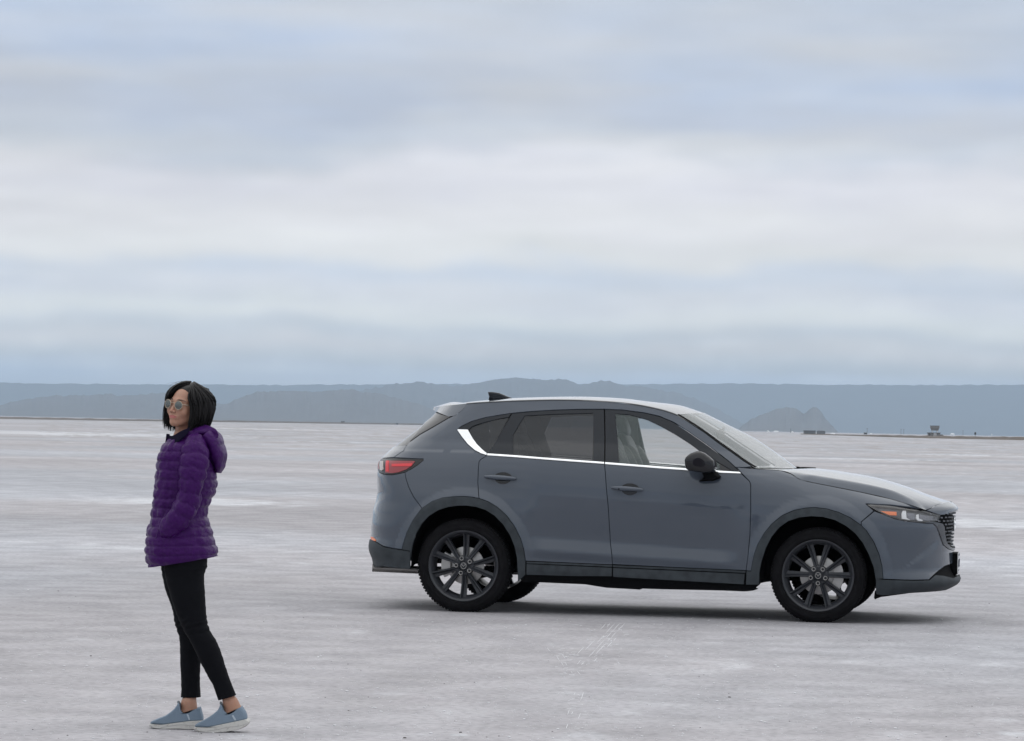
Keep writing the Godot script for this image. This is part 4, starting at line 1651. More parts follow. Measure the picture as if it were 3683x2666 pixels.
func head_field(p: Vector3) -> float:
	var q := Vector3(absf(p.x), p.y, p.z)
	var d := ellip(p, Vector3(0, 0.025, -0.012), Vector3(0.072, 0.080, 0.090))
	d = smin(d, ellip(p, Vector3(0, -0.030, 0.028), Vector3(0.057, 0.066, 0.054)), 0.03)
	d = smin(d, capsule(q, Vector3(0.050, -0.035, -0.002), Vector3(0.016, -0.088, 0.052), 0.016, 0.013), 0.026)
	d = smin(d, ellip(p, Vector3(0, -0.087, 0.060), Vector3(0.022, 0.018, 0.018)), 0.016)
	d = smin(d, ellip(q, Vector3(0.036, -0.030, 0.056), Vector3(0.024, 0.022, 0.020)), 0.022)
	d = smin(d, capsule(q, Vector3(0.012, 0.018, 0.078), Vector3(0.046, 0.015, 0.058), 0.009, 0.008), 0.018)
	# eye hollows and lids
	d = -smin(-d, ellip(q, Vector3(0.031, 0.000, 0.086), Vector3(0.017, 0.011, 0.012)), 0.012)
	d = smin(d, ellip(q, Vector3(0.031, -0.001, 0.066), Vector3(0.0135, 0.012, 0.0125)), 0.005)
	# nose
	d = smin(d, capsule(p, Vector3(0, 0.008, 0.079), Vector3(0, -0.034, 0.098), 0.0065, 0.0085), 0.011)
	d = smin(d, ellip(q, Vector3(0.0105, -0.038, 0.088), Vector3(0.0075, 0.0068, 0.010)), 0.006)
	d = -smin(-d, ellip(q, Vector3(0.0055, -0.0455, 0.093), Vector3(0.0035, 0.003, 0.005)), 0.003)
	# mouth: swell of the lips with a closed line between
	d = smin(d, ellip(p, Vector3(0, -0.060, 0.071), Vector3(0.028, 0.017, 0.012)), 0.014)
	d = smin(d, ellip(q, Vector3(0.007, -0.0580, 0.0805), Vector3(0.016, 0.0042, 0.0050)), 0.006)
	d = smin(d, ellip(p, Vector3(0, -0.0675, 0.0795), Vector3(0.0195, 0.0048, 0.0052)), 0.006)
	d = -smin(-d, capsule(p, Vector3(-0.023, -0.0622, 0.080), Vector3(0.023, -0.0622, 0.080), 0.0018, 0.0018) + 0.0005, 0.003)
	# ear
	d = smin(d, ellip(q, Vector3(0.073, -0.012, -0.010), Vector3(0.007, 0.029, 0.017)), 0.006)
	d = -smin(-d, ellip(q, Vector3(0.080, -0.010, -0.006), Vector3(0.006, 0.017, 0.009)), 0.004)
	# neck
	d = smin(d, capsule(p, Vector3(0, -0.055, -0.024), Vector3(0, -0.205, -0.050), 0.050, 0.054), 0.03)
	return d


func skin_at(p: Vector3) -> Color:
	var base := Vector3(0.40, 0.215, 0.148)
	var lip := 1.0 - sstep(0.75, 1.15, Vector2(p.x / 0.0255, (p.y + 0.0625) / 0.0088).length())
	if p.z > 0.062:
		base = base.lerp(Vector3(0.40, 0.125, 0.11), lip)
	return Color(base.x, base.y, base.z)


func build_woman() -> void:
	w_org = on_ground(735, 2627)
	wz = w_org.z
	var me := thing("person", "person in purple quilted jacket, black leggings, sunglasses and pale blue shoes, hands in pockets", "person", w_org)
	# ---- materials
	var purple := mat("purple_quilted_shell", 0.044, 0.0058, 0.090, 0.38)
	purple.metallic_specular = 0.25
	tri_tex(purple, noise_tex(512, 0.03, 4, [[0.0, 0.7, 0.7, 0.7], [0.5, 0.95, 0.95, 0.95], [1.0, 1.1, 1.1, 1.1]], 61), 4.0)
	purple.normal_enabled = true
	purple.normal_texture = noise_tex(512, 0.02, 5, [], 62, FastNoiseLite.TYPE_SIMPLEX_SMOOTH, 30.0, 8.0)
	purple.normal_scale = 0.9
	var navy := mat("dark_collar_lining", 0.006, 0.0045, 0.016, 0.7)
	navy.metallic_specular = 0.15
	var legm := mat("black_stretch_cloth", 0.0032, 0.0036, 0.0055, 0.8)
	legm.metallic_specular = 0.25
	var blue := mat("pale_blue_knit", 0.19, 0.25, 0.32, 0.9)
	tri_tex(blue, noise_tex(512, 0.11, 2, [[0.0, 0.6, 0.6, 0.6], [0.5, 0.95, 0.95, 0.95], [1.0, 1.2, 1.2, 1.2]], 71), 11.0)
	var solem := mat("off_white_sole", 0.54, 0.53, 0.505, 0.7)
	tri_tex(solem, noise_tex(512, 0.012, 5, [[0.0, 0.55, 0.53, 0.5], [0.22, 0.92, 0.91, 0.9], [0.4, 1, 1, 1], [1, 1, 1, 1]], 73), 7.0)
	var hairm := mat("black_hair", 0.006, 0.005, 0.0055, 0.42)
	hairm.metallic_specular = 0.35
	var skinm := mat("skin", 1, 1, 1, 0.5)
	skinm.vertex_color_use_as_albedo = true
	skinm.subsurf_scatter_enabled = true
	skinm.subsurf_scatter_strength = 0.12
	# ---- body: head, neck, trunk, arms, legs and feet in one mesh
	var hc := at_far(668.6, 1464.5, -wz) - w_org
	var turn := Basis(Vector3.UP, deg_to_rad(-36.0)) * Basis(Vector3(1, 0, 0), deg_to_rad(-9.0)) * Basis(Vector3(0, 0, 1), deg_to_rad(-6.0))
	turn = turn.scaled(Vector3.ONE * 0.93)
	var headx := Transform3D(turn, hc)
	var body := MB.new()
	nets(body, head_field, Vector3(-0.10, -0.20, -0.125), Vector3(0.10, 0.12, 0.125), 0.0035, headx, skin_at)
	var j := {"neck": wj(430, 520), "chest": wj(420, 800), "waist": wj(385, 1150), "hip": wj(400, 1430)}
	var limb := []
	limb.append([j.neck + Vector3(0, 0.05, 0), j.chest, 0.045, 0.10])
	limb.append([j.chest, j.waist, 0.10, 0.09])
	limb.append([j.waist, j.hip, 0.095, 0.10])
	var ln := wl(450, 250, 0.075)
	var kn := wl(545, 650, 0.07)
	var an := wl(845, 1330, 0.06)
	var lf := wl(395, 250, -0.075)
	var kf := wl(475, 700, -0.07)
	var af := wl(480, 1330, -0.06)
	limb.append([j.hip, ln, 0.085, 0.052])
	limb.append([ln, kn, 0.052, 0.034])
	limb.append([kn, wl(795, 1220, 0.066), 0.034, 0.024])
	limb.append([wl(795, 1220, 0.066), an, 0.024, 0.030])
	limb.append([an, wl(880, 1400, 0.06), 0.033, 0.036])
	limb.append([wl(880, 1410, 0.06), wl(640, 1530, 0.06), 0.030, 0.020])
	limb.append([j.hip, lf, 0.085, 0.052])
	limb.append([lf, kf, 0.052, 0.034])
	limb.append([kf, wl(494, 1240, -0.068), 0.034, 0.024])
	limb.append([wl(494, 1240, -0.068), af, 0.024, 0.030])
	limb.append([af, wl(490, 1410, -0.06), 0.034, 0.037])
	limb.append([wl(490, 1420, -0.06), wl(250, 1505, -0.06), 0.030, 0.020])
	for s in [1.0, -1.0]:
		limb.append([wj(480, 680, 0.08 * s), wj(492, 700, 0.160 * s), 0.045, 0.036])
		limb.append([wj(492, 700, 0.160 * s), wj(455, 1060, 0.18 * s), 0.036, 0.032])
		limb.append([wj(455, 1060, 0.18 * s), wj(300, 1290, 0.155 * s), 0.032, 0.024])
		limb.append([wj(300, 1290, 0.155 * s), wj(240, 1350, 0.125 * s), 0.022, 0.020])
	var bf := func(p: Vector3) -> float:
		var d := 9.0
		for l in limb:
			d = smin(d, capsule(p, l[0], l[1], l[2], l[3]), 0.02)
		return d
	nets(body, bf, Vector3(-0.26, 0.01, -0.26), Vector3(0.30, 1.33, 0.26), 0.011, Transform3D(), func(_p): return Color(0.38, 0.20, 0.135))
	part("body", body, skinm, me)
	# ---- leggings
	var near_leg := [[262, 640, 60], [262, 640, 140], [270, 615, 200], [282, 612, 260], [308, 620, 350], [335, 625, 450], [375, 632, 560], [415, 646, 650], [450, 675, 720], [487, 717, 780], [538, 760, 880], [585, 790, 980], [638, 822, 1080], [690, 855, 1170]]
	var far_leg := [[235, 560, 60], [237, 560, 140], [245, 550, 200], [270, 540, 320], [300, 535, 410], [330, 545, 490], [345, 548, 540], [356, 555, 620], [376, 566, 690], [396, 578, 750], [402, 586, 800], [405, 584, 950], [411, 577, 1100], [415, 577, 1200]]
	var fold := FastNoiseLite.new()
	fold.seed = 12
	fold.frequency = 1.0
	fold.fractal_octaves = 3
	var legs := MB.new()
	for q in [[near_leg, 0.07, [736, 1303, 891, 1257]], [far_leg, -0.07, [410, 1275, 581, 1275]]]:
		var rows := []
		var prof: Array = q[0]
		var zc: float = q[1]
		var tl := []
		var tr := []
		for k in prof:
			tl.append([float(k[2]), float(k[0])])
			tr.append([float(k[2]), float(k[1])])
		var last := 1170.0 if zc > 0 else 1200.0
		for i in 120:
			var ly := lerpf(60.0, last, i / 112.0) if i <= 112 else last
			var a := wl(table(tl, ly), ly, zc)
			var c := wl(table(tr, ly), ly, zc)
			if i > 112:
				var f := (i - 112) / 7.0
				a = a.lerp(wl(q[2][0], q[2][1], zc), f)
				c = c.lerp(wl(q[2][2], q[2][3], zc), f)
			var row := PackedVector3Array()
			var m := (a + c) * 0.5
			var half := (c - a) * 0.5
			var deep := half.length() * lerpf(0.86, 0.92, i / 120.0)
			var knee := exp(-pow((ly - 650.0) / 95.0, 2.0)) + 0.7 * exp(-pow((ly - 170.0) / 60.0, 2.0)) + 0.35 * exp(-pow((ly - 1230.0) / 60.0, 2.0))
			for s in 40:
				var ang := TAU * s / 40
				var o := 0.0022 * knee * sin(ly * 0.13 + cos(ang) * 2.0 + fold.get_noise_2d(ang, ly * 0.01) * 4.0) + 0.002 * fold.get_noise_3d(cos(ang) * 2.0, ly * 0.02, sin(ang) * 2.0 + zc * 40.0)
				row.append(m + half * cos(ang) * (1.0 + o / half.length()) + Vector3(0, 0, (deep + o) * sin(ang)))
			rows.append(row)
		legs.grid(rows, true)
		legs.fan(rows[0], rows[0][0] + Vector3(0, -1, 0))
		# turned-in hem
		var hem := [rows[-1], PackedVector3Array()]
		var hm := Vector3()
		for p in rows[-1]:
			hm += p / 40.0
		for p in rows[-1]:
			hem[1].append(hm + (p - hm) * 0.86 + Vector3(0, 0.01, 0))
		legs.grid(hem, true, hm + Vector3(0, 1, 0))
	part("leggings", legs, legm, me)
	# ---- shoes
	var shoes := [
		[-0.055, [148, 1503, 152, 1487, 200, 1466, 270, 1441, 320, 1406, 360, 1371, 383, 1338, 390, 1322, 402, 1324, 409, 1345, 412, 1382, 430, 1405, 470, 1413, 510, 1401, 545, 1376, 570, 1363, 583, 1361, 590, 1390, 604, 1440, 608, 1478, 500, 1480, 400, 1493, 250, 1512],
		[143, 1502, 250, 1509, 400, 1489, 500, 1476, 608, 1472, 613, 1500, 600, 1530, 560, 1547, 480, 1548, 400, 1542, 250, 1546, 165, 1536, 141, 1516], [378, 1312, 386, 1306, 399, 1311, 405, 1335, 386, 1340], [468, 1418, 482, 1414, 500, 1466, 487, 1470], [250, 1530, 330, 1518, 420, 1508, 520, 1515, 590, 1508]],
		[0.060, [534, 1530, 541, 1510, 600, 1481, 660, 1446, 700, 1416, 735, 1386, 752, 1352, 757, 1332, 770, 1334, 776, 1354, 791, 1390, 820, 1415, 850, 1419, 890, 1396, 930, 1361, 944, 1352, 952, 1370, 975, 1400, 989, 1440, 986, 1468, 880, 1489, 760, 1514, 640, 1539],
		[530, 1529, 640, 1534, 760, 1508, 880, 1483, 990, 1460, 1008, 1472, 1011, 1495, 992, 1520, 925, 1550, 800, 1572, 680, 1579, 560, 1569, 529, 1546], [748, 1322, 755, 1312, 768, 1319, 774, 1346, 755, 1350], [858, 1428, 872, 1422, 900, 1468, 886, 1474], [650, 1562, 740, 1548, 830, 1528, 920, 1520, 990, 1498]]]
	for q in shoes:
		var sh := holder("shoe", me)
		var zc: float = q[0]
		var up := PackedVector2Array()
		for i in range(0, q[1].size(), 2):
			var p := wl(q[1][i], q[1][i + 1], zc)
			up.append(Vector2(p.x, p.y))
		up = rounded(up, 0.008)
		var b := MB.new()
		pillow(b, up, [[0.84, zc - 0.043], [0.93, zc - 0.041], [0.985, zc - 0.033], [1.0, zc - 0.018], [1.0, zc + 0.018], [0.985, zc + 0.033], [0.93, zc + 0.041], [0.84, zc + 0.043]])
		part("upper", b, blue, sh)
		var so := PackedVector2Array()
		for i in range(0, q[2].size(), 2):
			var p := wl(q[2][i], q[2][i + 1], zc)
			so.append(Vector2(p.x, p.y))
		so = rounded(so, 0.006)
		b = MB.new()
		pillow(b, so, [[0.90, zc - 0.050], [0.97, zc - 0.048], [1.0, zc - 0.040], [1.0, zc + 0.040], [0.97, zc + 0.048], [0.90, zc + 0.050]])
		part("sole", b, solem, sh)
		b = MB.new()
		var tab := PackedVector2Array()
		for i in range(0, q[3].size(), 2):
			var p := wl(q[3][i], q[3][i + 1], zc)
			tab.append(Vector2(p.x, p.y))
		pillow(b, rounded(tab, 0.002), [[0.8, zc - 0.010], [1.0, zc - 0.008], [1.0, zc + 0.008], [0.8, zc + 0.010]])
		part("pull_tab", b, mat("grey_tab", 0.20, 0.22, 0.24, 0.8), sh)
		b = MB.new()
		tab = PackedVector2Array()
		for i in range(0, q[4].size(), 2):
			var p := wl(q[4][i], q[4][i + 1], zc)
			tab.append(Vector2(p.x, p.y))
		pillow(b, tab, [[1.0, zc + 0.030], [1.0, zc + 0.0438], [0.9, zc + 0.0445]])
		part("side_tag", b, mat("pale_tag", 0.40, 0.46, 0.52, 0.7), sh)
		b = MB.new()
		var gp := []
		for i in range(0, q[5].size(), 2):
			gp.append(wl(q[5][i], q[5][i + 1], zc) + Vector3(0, 0, 0.0485))
		b.tube(resample(gp, 14), [0.0022], 6)
		part("sole_groove", b, mat("sole_grey", 0.36, 0.35, 0.34, 0.8), sh)
	build_jacket(me, purple, navy, fold)
	build_head(me, headx, hairm)


func build_jacket(me: Node3D, purple: Material, navy: Material, fold: FastNoiseLite) -> void:
	var jk := MB.new()
	# front and back outline of the trunk, hem first
	var sec := [[118, 1597, 690, 1508, 0.172], [104, 1530, 690, 1478, 0.186], [98, 1450, 674, 1405, 0.192], [106, 1370, 657, 1345, 0.190], [120, 1290, 640, 1280, 0.182], [137, 1220, 620, 1215, 0.166], [147, 1150, 607, 1160, 0.152], [154, 1070, 628, 1075, 0.152], [163, 970, 670, 985, 0.160], [176, 880, 682, 890, 0.166], [186, 790, 678, 800, 0.168], [194, 715, 668, 720, 0.166], [212, 645, 650, 640, 0.158], [240, 590, 615, 580, 0.135], [285, 548, 570, 535, 0.10], [320, 520, 545, 505, 0.075]]
	var rows := []
	var n := 168
	for i in n:
		var t := i / (n - 1.0) * (sec.size() - 1.0)
		var k := mini(int(t), sec.size() - 2)
		var f := t - k
		var s0: Array = sec[maxi(k - 1, 0)]
		var s1: Array = sec[k]
		var s2: Array = sec[k + 1]
		var s3: Array = sec[mini(k + 2, sec.size() - 1)]
		var v := []
		for c in 5:
			v.append(cubic_interpolate(s1[c], s2[c], s0[c], s3[c], f))
		var a := wj(v[0] + 5, v[1])
		var c := wj(v[2] - 5, v[3])
		var m := (a + c) * 0.5
		var half := (c - a) * 0.5
		var row := PackedVector3Array()
		for s in 84:
			var ang := TAU * s / 84
			var ca := cos(ang)
			var sa := sin(ang)
			var e := 0.82
			var px := signf(ca) * pow(absf(ca), e)
			var pz := signf(sa) * pow(absf(sa), e)
			# height along the body decides the seam; seams sag a little between the side seams
			var lat := lerpf(v[1], v[3], ca * 0.5 + 0.5)
			var wob := fold.get_noise_3d(ca * 1.3, lat * 0.004, sa * 1.3) * 6.0
			var band := quilt((lat + wob - 30.0) / 77.0)
			var o := 0.0072 * band * (0.85 + 0.9 * fold.get_noise_3d(ca * 2.1, floorf((lat + wob - 30.0) / 77.0) * 3.7, sa * 2.1)) - 0.0035
			# upright seams: fronts, sides, back
			for at in [0.30, 0.62, 1.0, 1.36, 1.68]:
				var dd := absf(wrapf(ang - at * PI, -PI, PI))
				o -= 0.0065 * exp(-dd * dd / 0.0012)
			o += 0.0060 * fold.get_noise_3d(ca * 3.2, lat * 0.012, sa * 3.2) + 0.0013 * fold.get_noise_3d(ca * 14.0, lat * 0.05, sa * 14.0)
			# the hem and the waist are gathered
			if i < 6:
				o -= 0.004 * (6 - i) / 6.0
			var nrm := Vector3(px * signf(half.x), 0, pz).normalized()
			row.append(m + half * px + Vector3(0, 0, v[4] * pz) + Vector3(nrm.x * o, 0, nrm.z * o))
		rows.append(row)
	jk.grid(rows, true)
	# underside at the hem, closed a little way up
	var under := [rows[0], PackedVector3Array()]
	var hm := Vector3()
	for p in rows[0]:
		hm += p / 84.0
	for p in rows[0]:
		under[1].append(hm + (p - hm) * 0.80 + Vector3(0, 0.03, 0))
	jk.grid(under, true, hm + Vector3(0, 1, 0))
	part("jacket", jk, purple, me)
	# ---- sleeves, ending in the pockets
	for s in [1.0, -1.0]:
		var sl := MB.new()
		var path := []
		var jp := [[512, 566, 0.085], [508, 592, 0.128], [503, 640, 0.152], [497, 710, 0.172], [490, 790, 0.182], [476, 880, 0.184], [462, 970, 0.183], [446, 1050, 0.184], [412, 1130, 0.187], [362, 1200, 0.186], [312, 1262, 0.176], [268, 1312, 0.158], [238, 1345, 0.136]]
		for q in jp:
			path.append(wj(q[0] + (0.0 if s > 0 else -22.0 - (q[1] - 590.0) * 0.09), q[1], q[2] * s))
		var sd := 3.0 if s > 0 else 9.0
		var swell := func(t: float, a: float) -> float:
			var u := t * 9.6 + fold.get_noise_3d(cos(a) * 1.2, t * 3.0 + sd, sin(a) * 1.2) * 0.30
			var o := 0.0074 * quilt(u) * (0.85 + 0.9 * fold.get_noise_3d(cos(a) * 1.5, floorf(u) * 3.1 + sd, sin(a) * 1.5)) - 0.0035
			o += 0.0050 * fold.get_noise_3d(cos(a) * 1.8 + sd, t * 9.0, sin(a) * 1.8) + 0.0016 * fold.get_noise_3d(cos(a) * 7.0, t * 40.0 + sd, sin(a) * 7.0)
			return o
		var rr := etube(path, [0.036, 0.052, 0.060, 0.063, 0.061, 0.056, 0.051, 0.052, 0.055, 0.053, 0.049, 0.043, 0.030], [0.036, 0.046, 0.052, 0.053, 0.053, 0.052, 0.050, 0.050, 0.050, 0.047, 0.043, 0.036, 0.022], 40, 130, swell)
		sl.grid(rr, true)
		sl.fan(rr[0], path[2])
		sl.fan(rr[-1], path[-3])
		part("sleeve", sl, purple, me)
		# pocket mouth: a welt the cuff goes into
		if s > 0:
			var wt := MB.new()
			var wp := [wj(268, 1165, 0.158), wj(250, 1200, 0.168), wj(228, 1250, 0.172), wj(205, 1310, 0.166), wj(192, 1360, 0.158)]
			wt.tube(resample(wp, 16), [0.006], 8)
			part("pocket_welt", wt, purple, me)
	# ---- hood lying on the back
	var hd := MB.new()
	var hp := [wj(395, 585, 0.07), wj(450, 540, 0.055), wj(520, 512, 0.03), wj(590, 510, 0.0), wj(640, 550, 0.0), wj(672, 620, 0.0), wj(695, 700, 0.0), wj(700, 765, 0.0), wj(692, 822, 0.0)]
	var hs := func(t: float, a: float) -> float:
		return 0.004 * fold.get_noise_3d(cos(a) * 2.0, t * 9.0, sin(a) * 2.0 + 5.0) + 0.006 * quilt(t * 4.2 + 0.3) - 0.004 - 0.006 * exp(-pow(wrapf(a - 1.2, -PI, PI), 2.0) / 0.006) * sstep(0.3, 0.5, t)
	var hr := etube(hp, [0.014, 0.026, 0.034, 0.042, 0.044, 0.046, 0.042, 0.032, 0.012], [0.02, 0.05, 0.085, 0.125, 0.14, 0.14, 0.125, 0.10, 0.05], 44, 70, hs)
	hd.grid(hr, true)
	hd.fan(hr[0], hp[1])
	hd.fan(hr[-1], hp[-2])
	part("hood", hd, purple, me)
	# ---- stand-up collar, open at the throat, dark inside
	var co := MB.new()
	var ci := MB.new()
	var ra := PackedVector3Array()
	var rb := PackedVector3Array()
	var rc := PackedVector3Array()
	var rd := PackedVector3Array()
	for k in 41:
		var a := deg_to_rad(lerpf(-118.0, 118.0, k / 40.0))
		var fr := 0.5 - 0.5 * cos(a)
		var top := wj(lerpf(612, 284, fr), lerpf(462, 508, fr) - 20.0 * sin(a) * sin(a) * 0.0)
		var low := wj(lerpf(610, 262, fr), lerpf(560, 600, fr))
		var w := sin(a) * 0.088
		ra.append(low + Vector3(0, 0, w * 1.22))
		rb.append(top.lerp(low, 0.4) + Vector3(0, 0, w * 1.14) + Vector3(cos(a), 0, 0) * 0.006)
		rc.append(top + Vector3(0, 0, w))
		rd.append(top.lerp(low, 0.85) + Vector3(-cos(a) * 0.012, 0, w * 0.93))
	co.grid([ra, rb, rc], false)
	ci.grid([rc, rd], false, null, true)
	var cnode := part("collar", co, purple, me)
	part("collar_lining", ci, navy, cnode)
	# front flaps of the open collar and the dark zip placket running down
	var fl := MB.new()
	var fr_a := [wj(283, 506, 0.034), wj(276, 560, 0.040), wj(262, 640, 0.052), wj(248, 720, 0.066), wj(226, 800, 0.075)]
	fl.tube(resample(fr_a, 20), [0.008], 8)
	var fb := [wj(326, 522, 0.065), wj(342, 560, 0.080), wj(330, 620, 0.095)]
	part("zip_placket", fl, navy, me)
	var lap := MB.new()
	var lr := []
	for q in [[[279, 504, 0.030], [318, 519, 0.066], [392, 478, 0.088], [467, 450, 0.090]], [[276, 570, 0.052], [318, 560, 0.090], [388, 515, 0.108], [455, 480, 0.104]], [[266, 650, 0.068], [318, 600, 0.108], [380, 548, 0.122], [440, 505, 0.116]], [[256, 718, 0.074], [318, 622, 0.108], [374, 566, 0.122], [429, 522, 0.116]]]:
		var l3 := []
		for k in q:
			l3.append(wj(k[0], k[1], k[2]))
		lr.append(PackedVector3Array(resample(l3, 14)))
	lap.grid(lr, false, wj(430, 560))
	part("collar_flap", lap, navy, me)
	# far pocket and cuff bulging past the front edge
	var fp := MB.new()
	blob(fp, wj(145, 1300, -0.10), Vector3(0.022, 0.036, 0.05), 0.9)
	part("pocket", fp, purple, me)


func build_head(me: Node3D, hx: Transform3D, hairm: Material) -> void:
	# ---- hair: a close cap and many locks falling from the parting
	var hair := holder("hair", me)
	var cap := MB.new()
	var cf := func(p: Vector3) -> float:
		var d := ellip(p, Vector3(0, 0.031, -0.024), Vector3(0.083, 0.086, 0.096))
		d = smin(d, ellip(p, Vector3(0, -0.045, -0.045), Vector3(0.084, 0.072, 0.064)), 0.03)
		# leave the face free
		var q := Vector3(absf(p.x), p.y, p.z)
		var face := maxf(0.026 - p.z + maxf(0.0, p.y - 0.03) * 0.55, p.y - 0.092 + absf(p.x - 0.0) * 0.4)
		return maxf(d, -face)
	nets(cap, cf, Vector3(-0.11, -0.13, -0.13), Vector3(0.11, 0.13, 0.10), 0.006, hx)
	part("hair_cap", cap, hairm, hair)
	rng.seed = 404
	var locks := MB.new()
	for s in [1.0, -1.0]:
		for k in 560:
			var low := deg_to_rad(lerpf(61.0 if s > 0 else 57.0, 184.0, pow(rng.randf(), 0.9)))
			var out := pow(rng.randf(), 1.3) * 0.030 + 0.001 + 0.006 * sin(low) + 0.010 * sstep(1.4, 2.4, low)
			var end := -0.107 + rng.randf_range(-0.024, 0.026) - 0.012 * sstep(1.9, 3.0, low)
			if rng.randf() < 0.12:
				end += rng.randf_range(0.0, 0.05)
			var path := []
			var rad := []
			var wave := rng.randf_range(-0.09, 0.09)
			var ph := rng.randf() * 6.0
			var thick := rng.randf_range(0.0018, 0.0042)
			for i in 15:
				var t := i / 14.0
				var p := Vector3()
				if t < 0.6:
					var e := deg_to_rad(lerpf(83.0, -8.0, t / 0.6))
					var phi := low * (1.0 - 0.66 * pow(sin(maxf(e, 0.0)), 2.0)) + wave * t - 0.34 * exp(-pow((e - 0.18) / 0.42, 2.0)) * (1.0 - sstep(1.05, 1.9, low))
					p = Vector3(0, 0.028, -0.020) + Vector3((0.079 + out) * cos(e) * sin(phi) * s, (0.080 + out * 0.55) * sin(e), (0.092 + out) * cos(e) * cos(phi))
					p.x += -0.006 * s * (1.0 - t) * 0.0
				else:
					var u := (t - 0.6) / 0.4
					var e := deg_to_rad(-8.0)
					var phi := low + wave * t - 0.34 * exp(-pow((e - 0.18) / 0.42, 2.0)) * (1.0 - sstep(1.05, 1.9, low)) * (1.0 - u)
					p = Vector3(0, 0.028, -0.020) + Vector3((0.079 + out) * cos(e) * sin(phi) * s, (0.080 + out * 0.55) * sin(e), (0.092 + out) * cos(e) * cos(phi))
					p.y = lerpf(p.y, end, u)
					var tuck := 1.0 - 0.16 * u * u * (1.0 if low > 1.9 else 1.25) + 0.03 * sin(u * 3.0)
					p.x *= tuck
					p.z = lerpf(p.z, p.z * 0.90 + 0.004, u * u)
				p.x += (0.0018 + 0.007 * t * t) * sin(t * 7.0 + ph)
				p.z += (0.0018 + 0.008 * t * t) * cos(t * 6.0 + ph)
				path.append(hx * p)
				rad.append(thick * (0.45 + 0.75 * sin(PI * minf(t * 1.1 + 0.06, 1.0))) if t < 0.93 else thick * 0.2)
			locks.tube(path, rad, 5, false, 0.5)
	# loose strands lifted by the wind
	for k in 16:
		var a := rng.randf_range(-1.2, 2.6)
		var p0 := Vector3(sin(a) * 0.05, 0.115 - absf(a) * 0.012, cos(a) * 0.06 - 0.02)
		var lift := Vector3(rng.randf_range(-0.03, 0.03), rng.randf_range(0.002, 0.012), rng.randf_range(-0.03, 0.03))
		var path := []
		for i in 8:
			var t := i / 7.0
			path.append(hx * (p0 * (1.0 + 0.04 * sin(t * PI)) + lift * t + Vector3(sin(a), -0.5 * t, cos(a)) * 0.05 * t))
		locks.tube(path, [0.0005, 0.0005, 0.0003], 3, false)
	for s in [1.0, -1.0]:
		for k in 70:
			var low := rng.randf_range(1.1, 3.1)
			var path := []
			var out := rng.randf_range(0.018, 0.040)
			var ph := rng.randf() * 6.0
			for i in 9:
				var t := i / 8.0
				var e := lerpf(0.9, -0.9, t)
				var p := Vector3(0, 0.015, -0.022) + Vector3((0.076 + out * (0.5 + 0.5 * t)) * cos(e * 0.8) * sin(low) * s, 0.125 * sin(e), (0.090 + out * (0.5 + 0.5 * t)) * cos(e * 0.8) * cos(low))
				path.append(hx * (p + Vector3(sin(t * 6.0 + ph), 0, cos(t * 5.0 + ph)) * 0.005 * t))
			locks.tube(path, [0.0010, 0.0012, 0.0010, 0.0004], 4, false)
	var lk := part("hair_locks", locks, hairm, hair)
	lk.set_meta("kind", "stuff")
	# ---- eyebrows
	for s in [1.0, -1.0]:
		var b := MB.new()
		var path := []
		for i in 7:
			var t := i / 6.0
			var x: float = lerpf(0.013, 0.052, t)
			path.append(hx * Vector3(x * s, 0.0215 + 0.006 * sin(t * 2.3) - 0.004 * t, 0.0885 - 0.020 * t * t - 0.002))
		b.tube(path, [0.0016, 0.0026, 0.0026, 0.0022, 0.0012], 6, true, 0.8)
		part("eyebrow", b, hairm, me)
	# ---- sunglasses
	var sg := holder("sunglasses", me)
	var gold := mat("pale_gold_frame", 0.42, 0.34, 0.26, 0.3, 0.6)
	var mirror := mat("mirrored_lens", 0.15, 0.16, 0.155, 0.04, 0.9)
	for s in [1.0, -1.0]:
		var c := Vector3(0.0355 * s, -0.004, 0.0950)
		var face := Basis(Vector3.UP, deg_to_rad(9.0 * s)) * Basis(Vector3(1, 0, 0), deg_to_rad(6.0))
		var rim := MB.new()
		var path := []
		for k in 33:
			var a := TAU * k / 32
			path.append(hx * (c + face * Vector3(cos(a) * 0.0222, sin(a) * 0.0212, 0)))
		rim.tube(path, [0.0015], 6, false)
		part("rim", rim, gold, sg)
		var lens := MB.new()
		var rows := []
		for q in [0.001, 0.008, 0.016, 0.0220]:
			var row := PackedVector3Array()
			for k in 32:
				var a := TAU * k / 32
				row.append(hx * (c + face * Vector3(cos(a) * q, sin(a) * q * 0.955, 0.0028 * (1.0 - pow(q / 0.0220, 2.0)))))
			rows.append(row)
		lens.grid(rows, true, hx * (c + Vector3(0, 0, -0.1)))
		part("lens", lens, mirror, sg)
		var arm := MB.new()
		arm.tube([hx * (c + face * Vector3(0.022 * s, 0.006, -0.001)), hx * Vector3(0.066 * s, 0.005, 0.084), hx * Vector3(0.0750 * s, 0.004, 0.050), hx * Vector3(0.080 * s, 0.004, 0.0)], [0.0022, 0.0026, 0.0020, 0.0016], 6)
		part("temple_arm", arm, gold, sg)
	var br := MB.new()
	br.tube([hx * Vector3(-0.0130, 0.002, 0.0975), hx * Vector3(-0.005, 0.0055, 0.1000), hx * Vector3(0.005, 0.0055, 0.1000), hx * Vector3(0.0130, 0.002, 0.0975)], [0.0017], 6)
	part("bridge", br, gold, sg)
	var er := MB.new()
	blob(er, hx * Vector3(0.0775, -0.037, -0.003), Vector3(0.0035, 0.0035, 0.0035), 1.0, Basis(), 10, 6)
	part("earring", er, mat("earring_silver", 0.85, 0.83, 0.8, 0.15, 0.9), me)


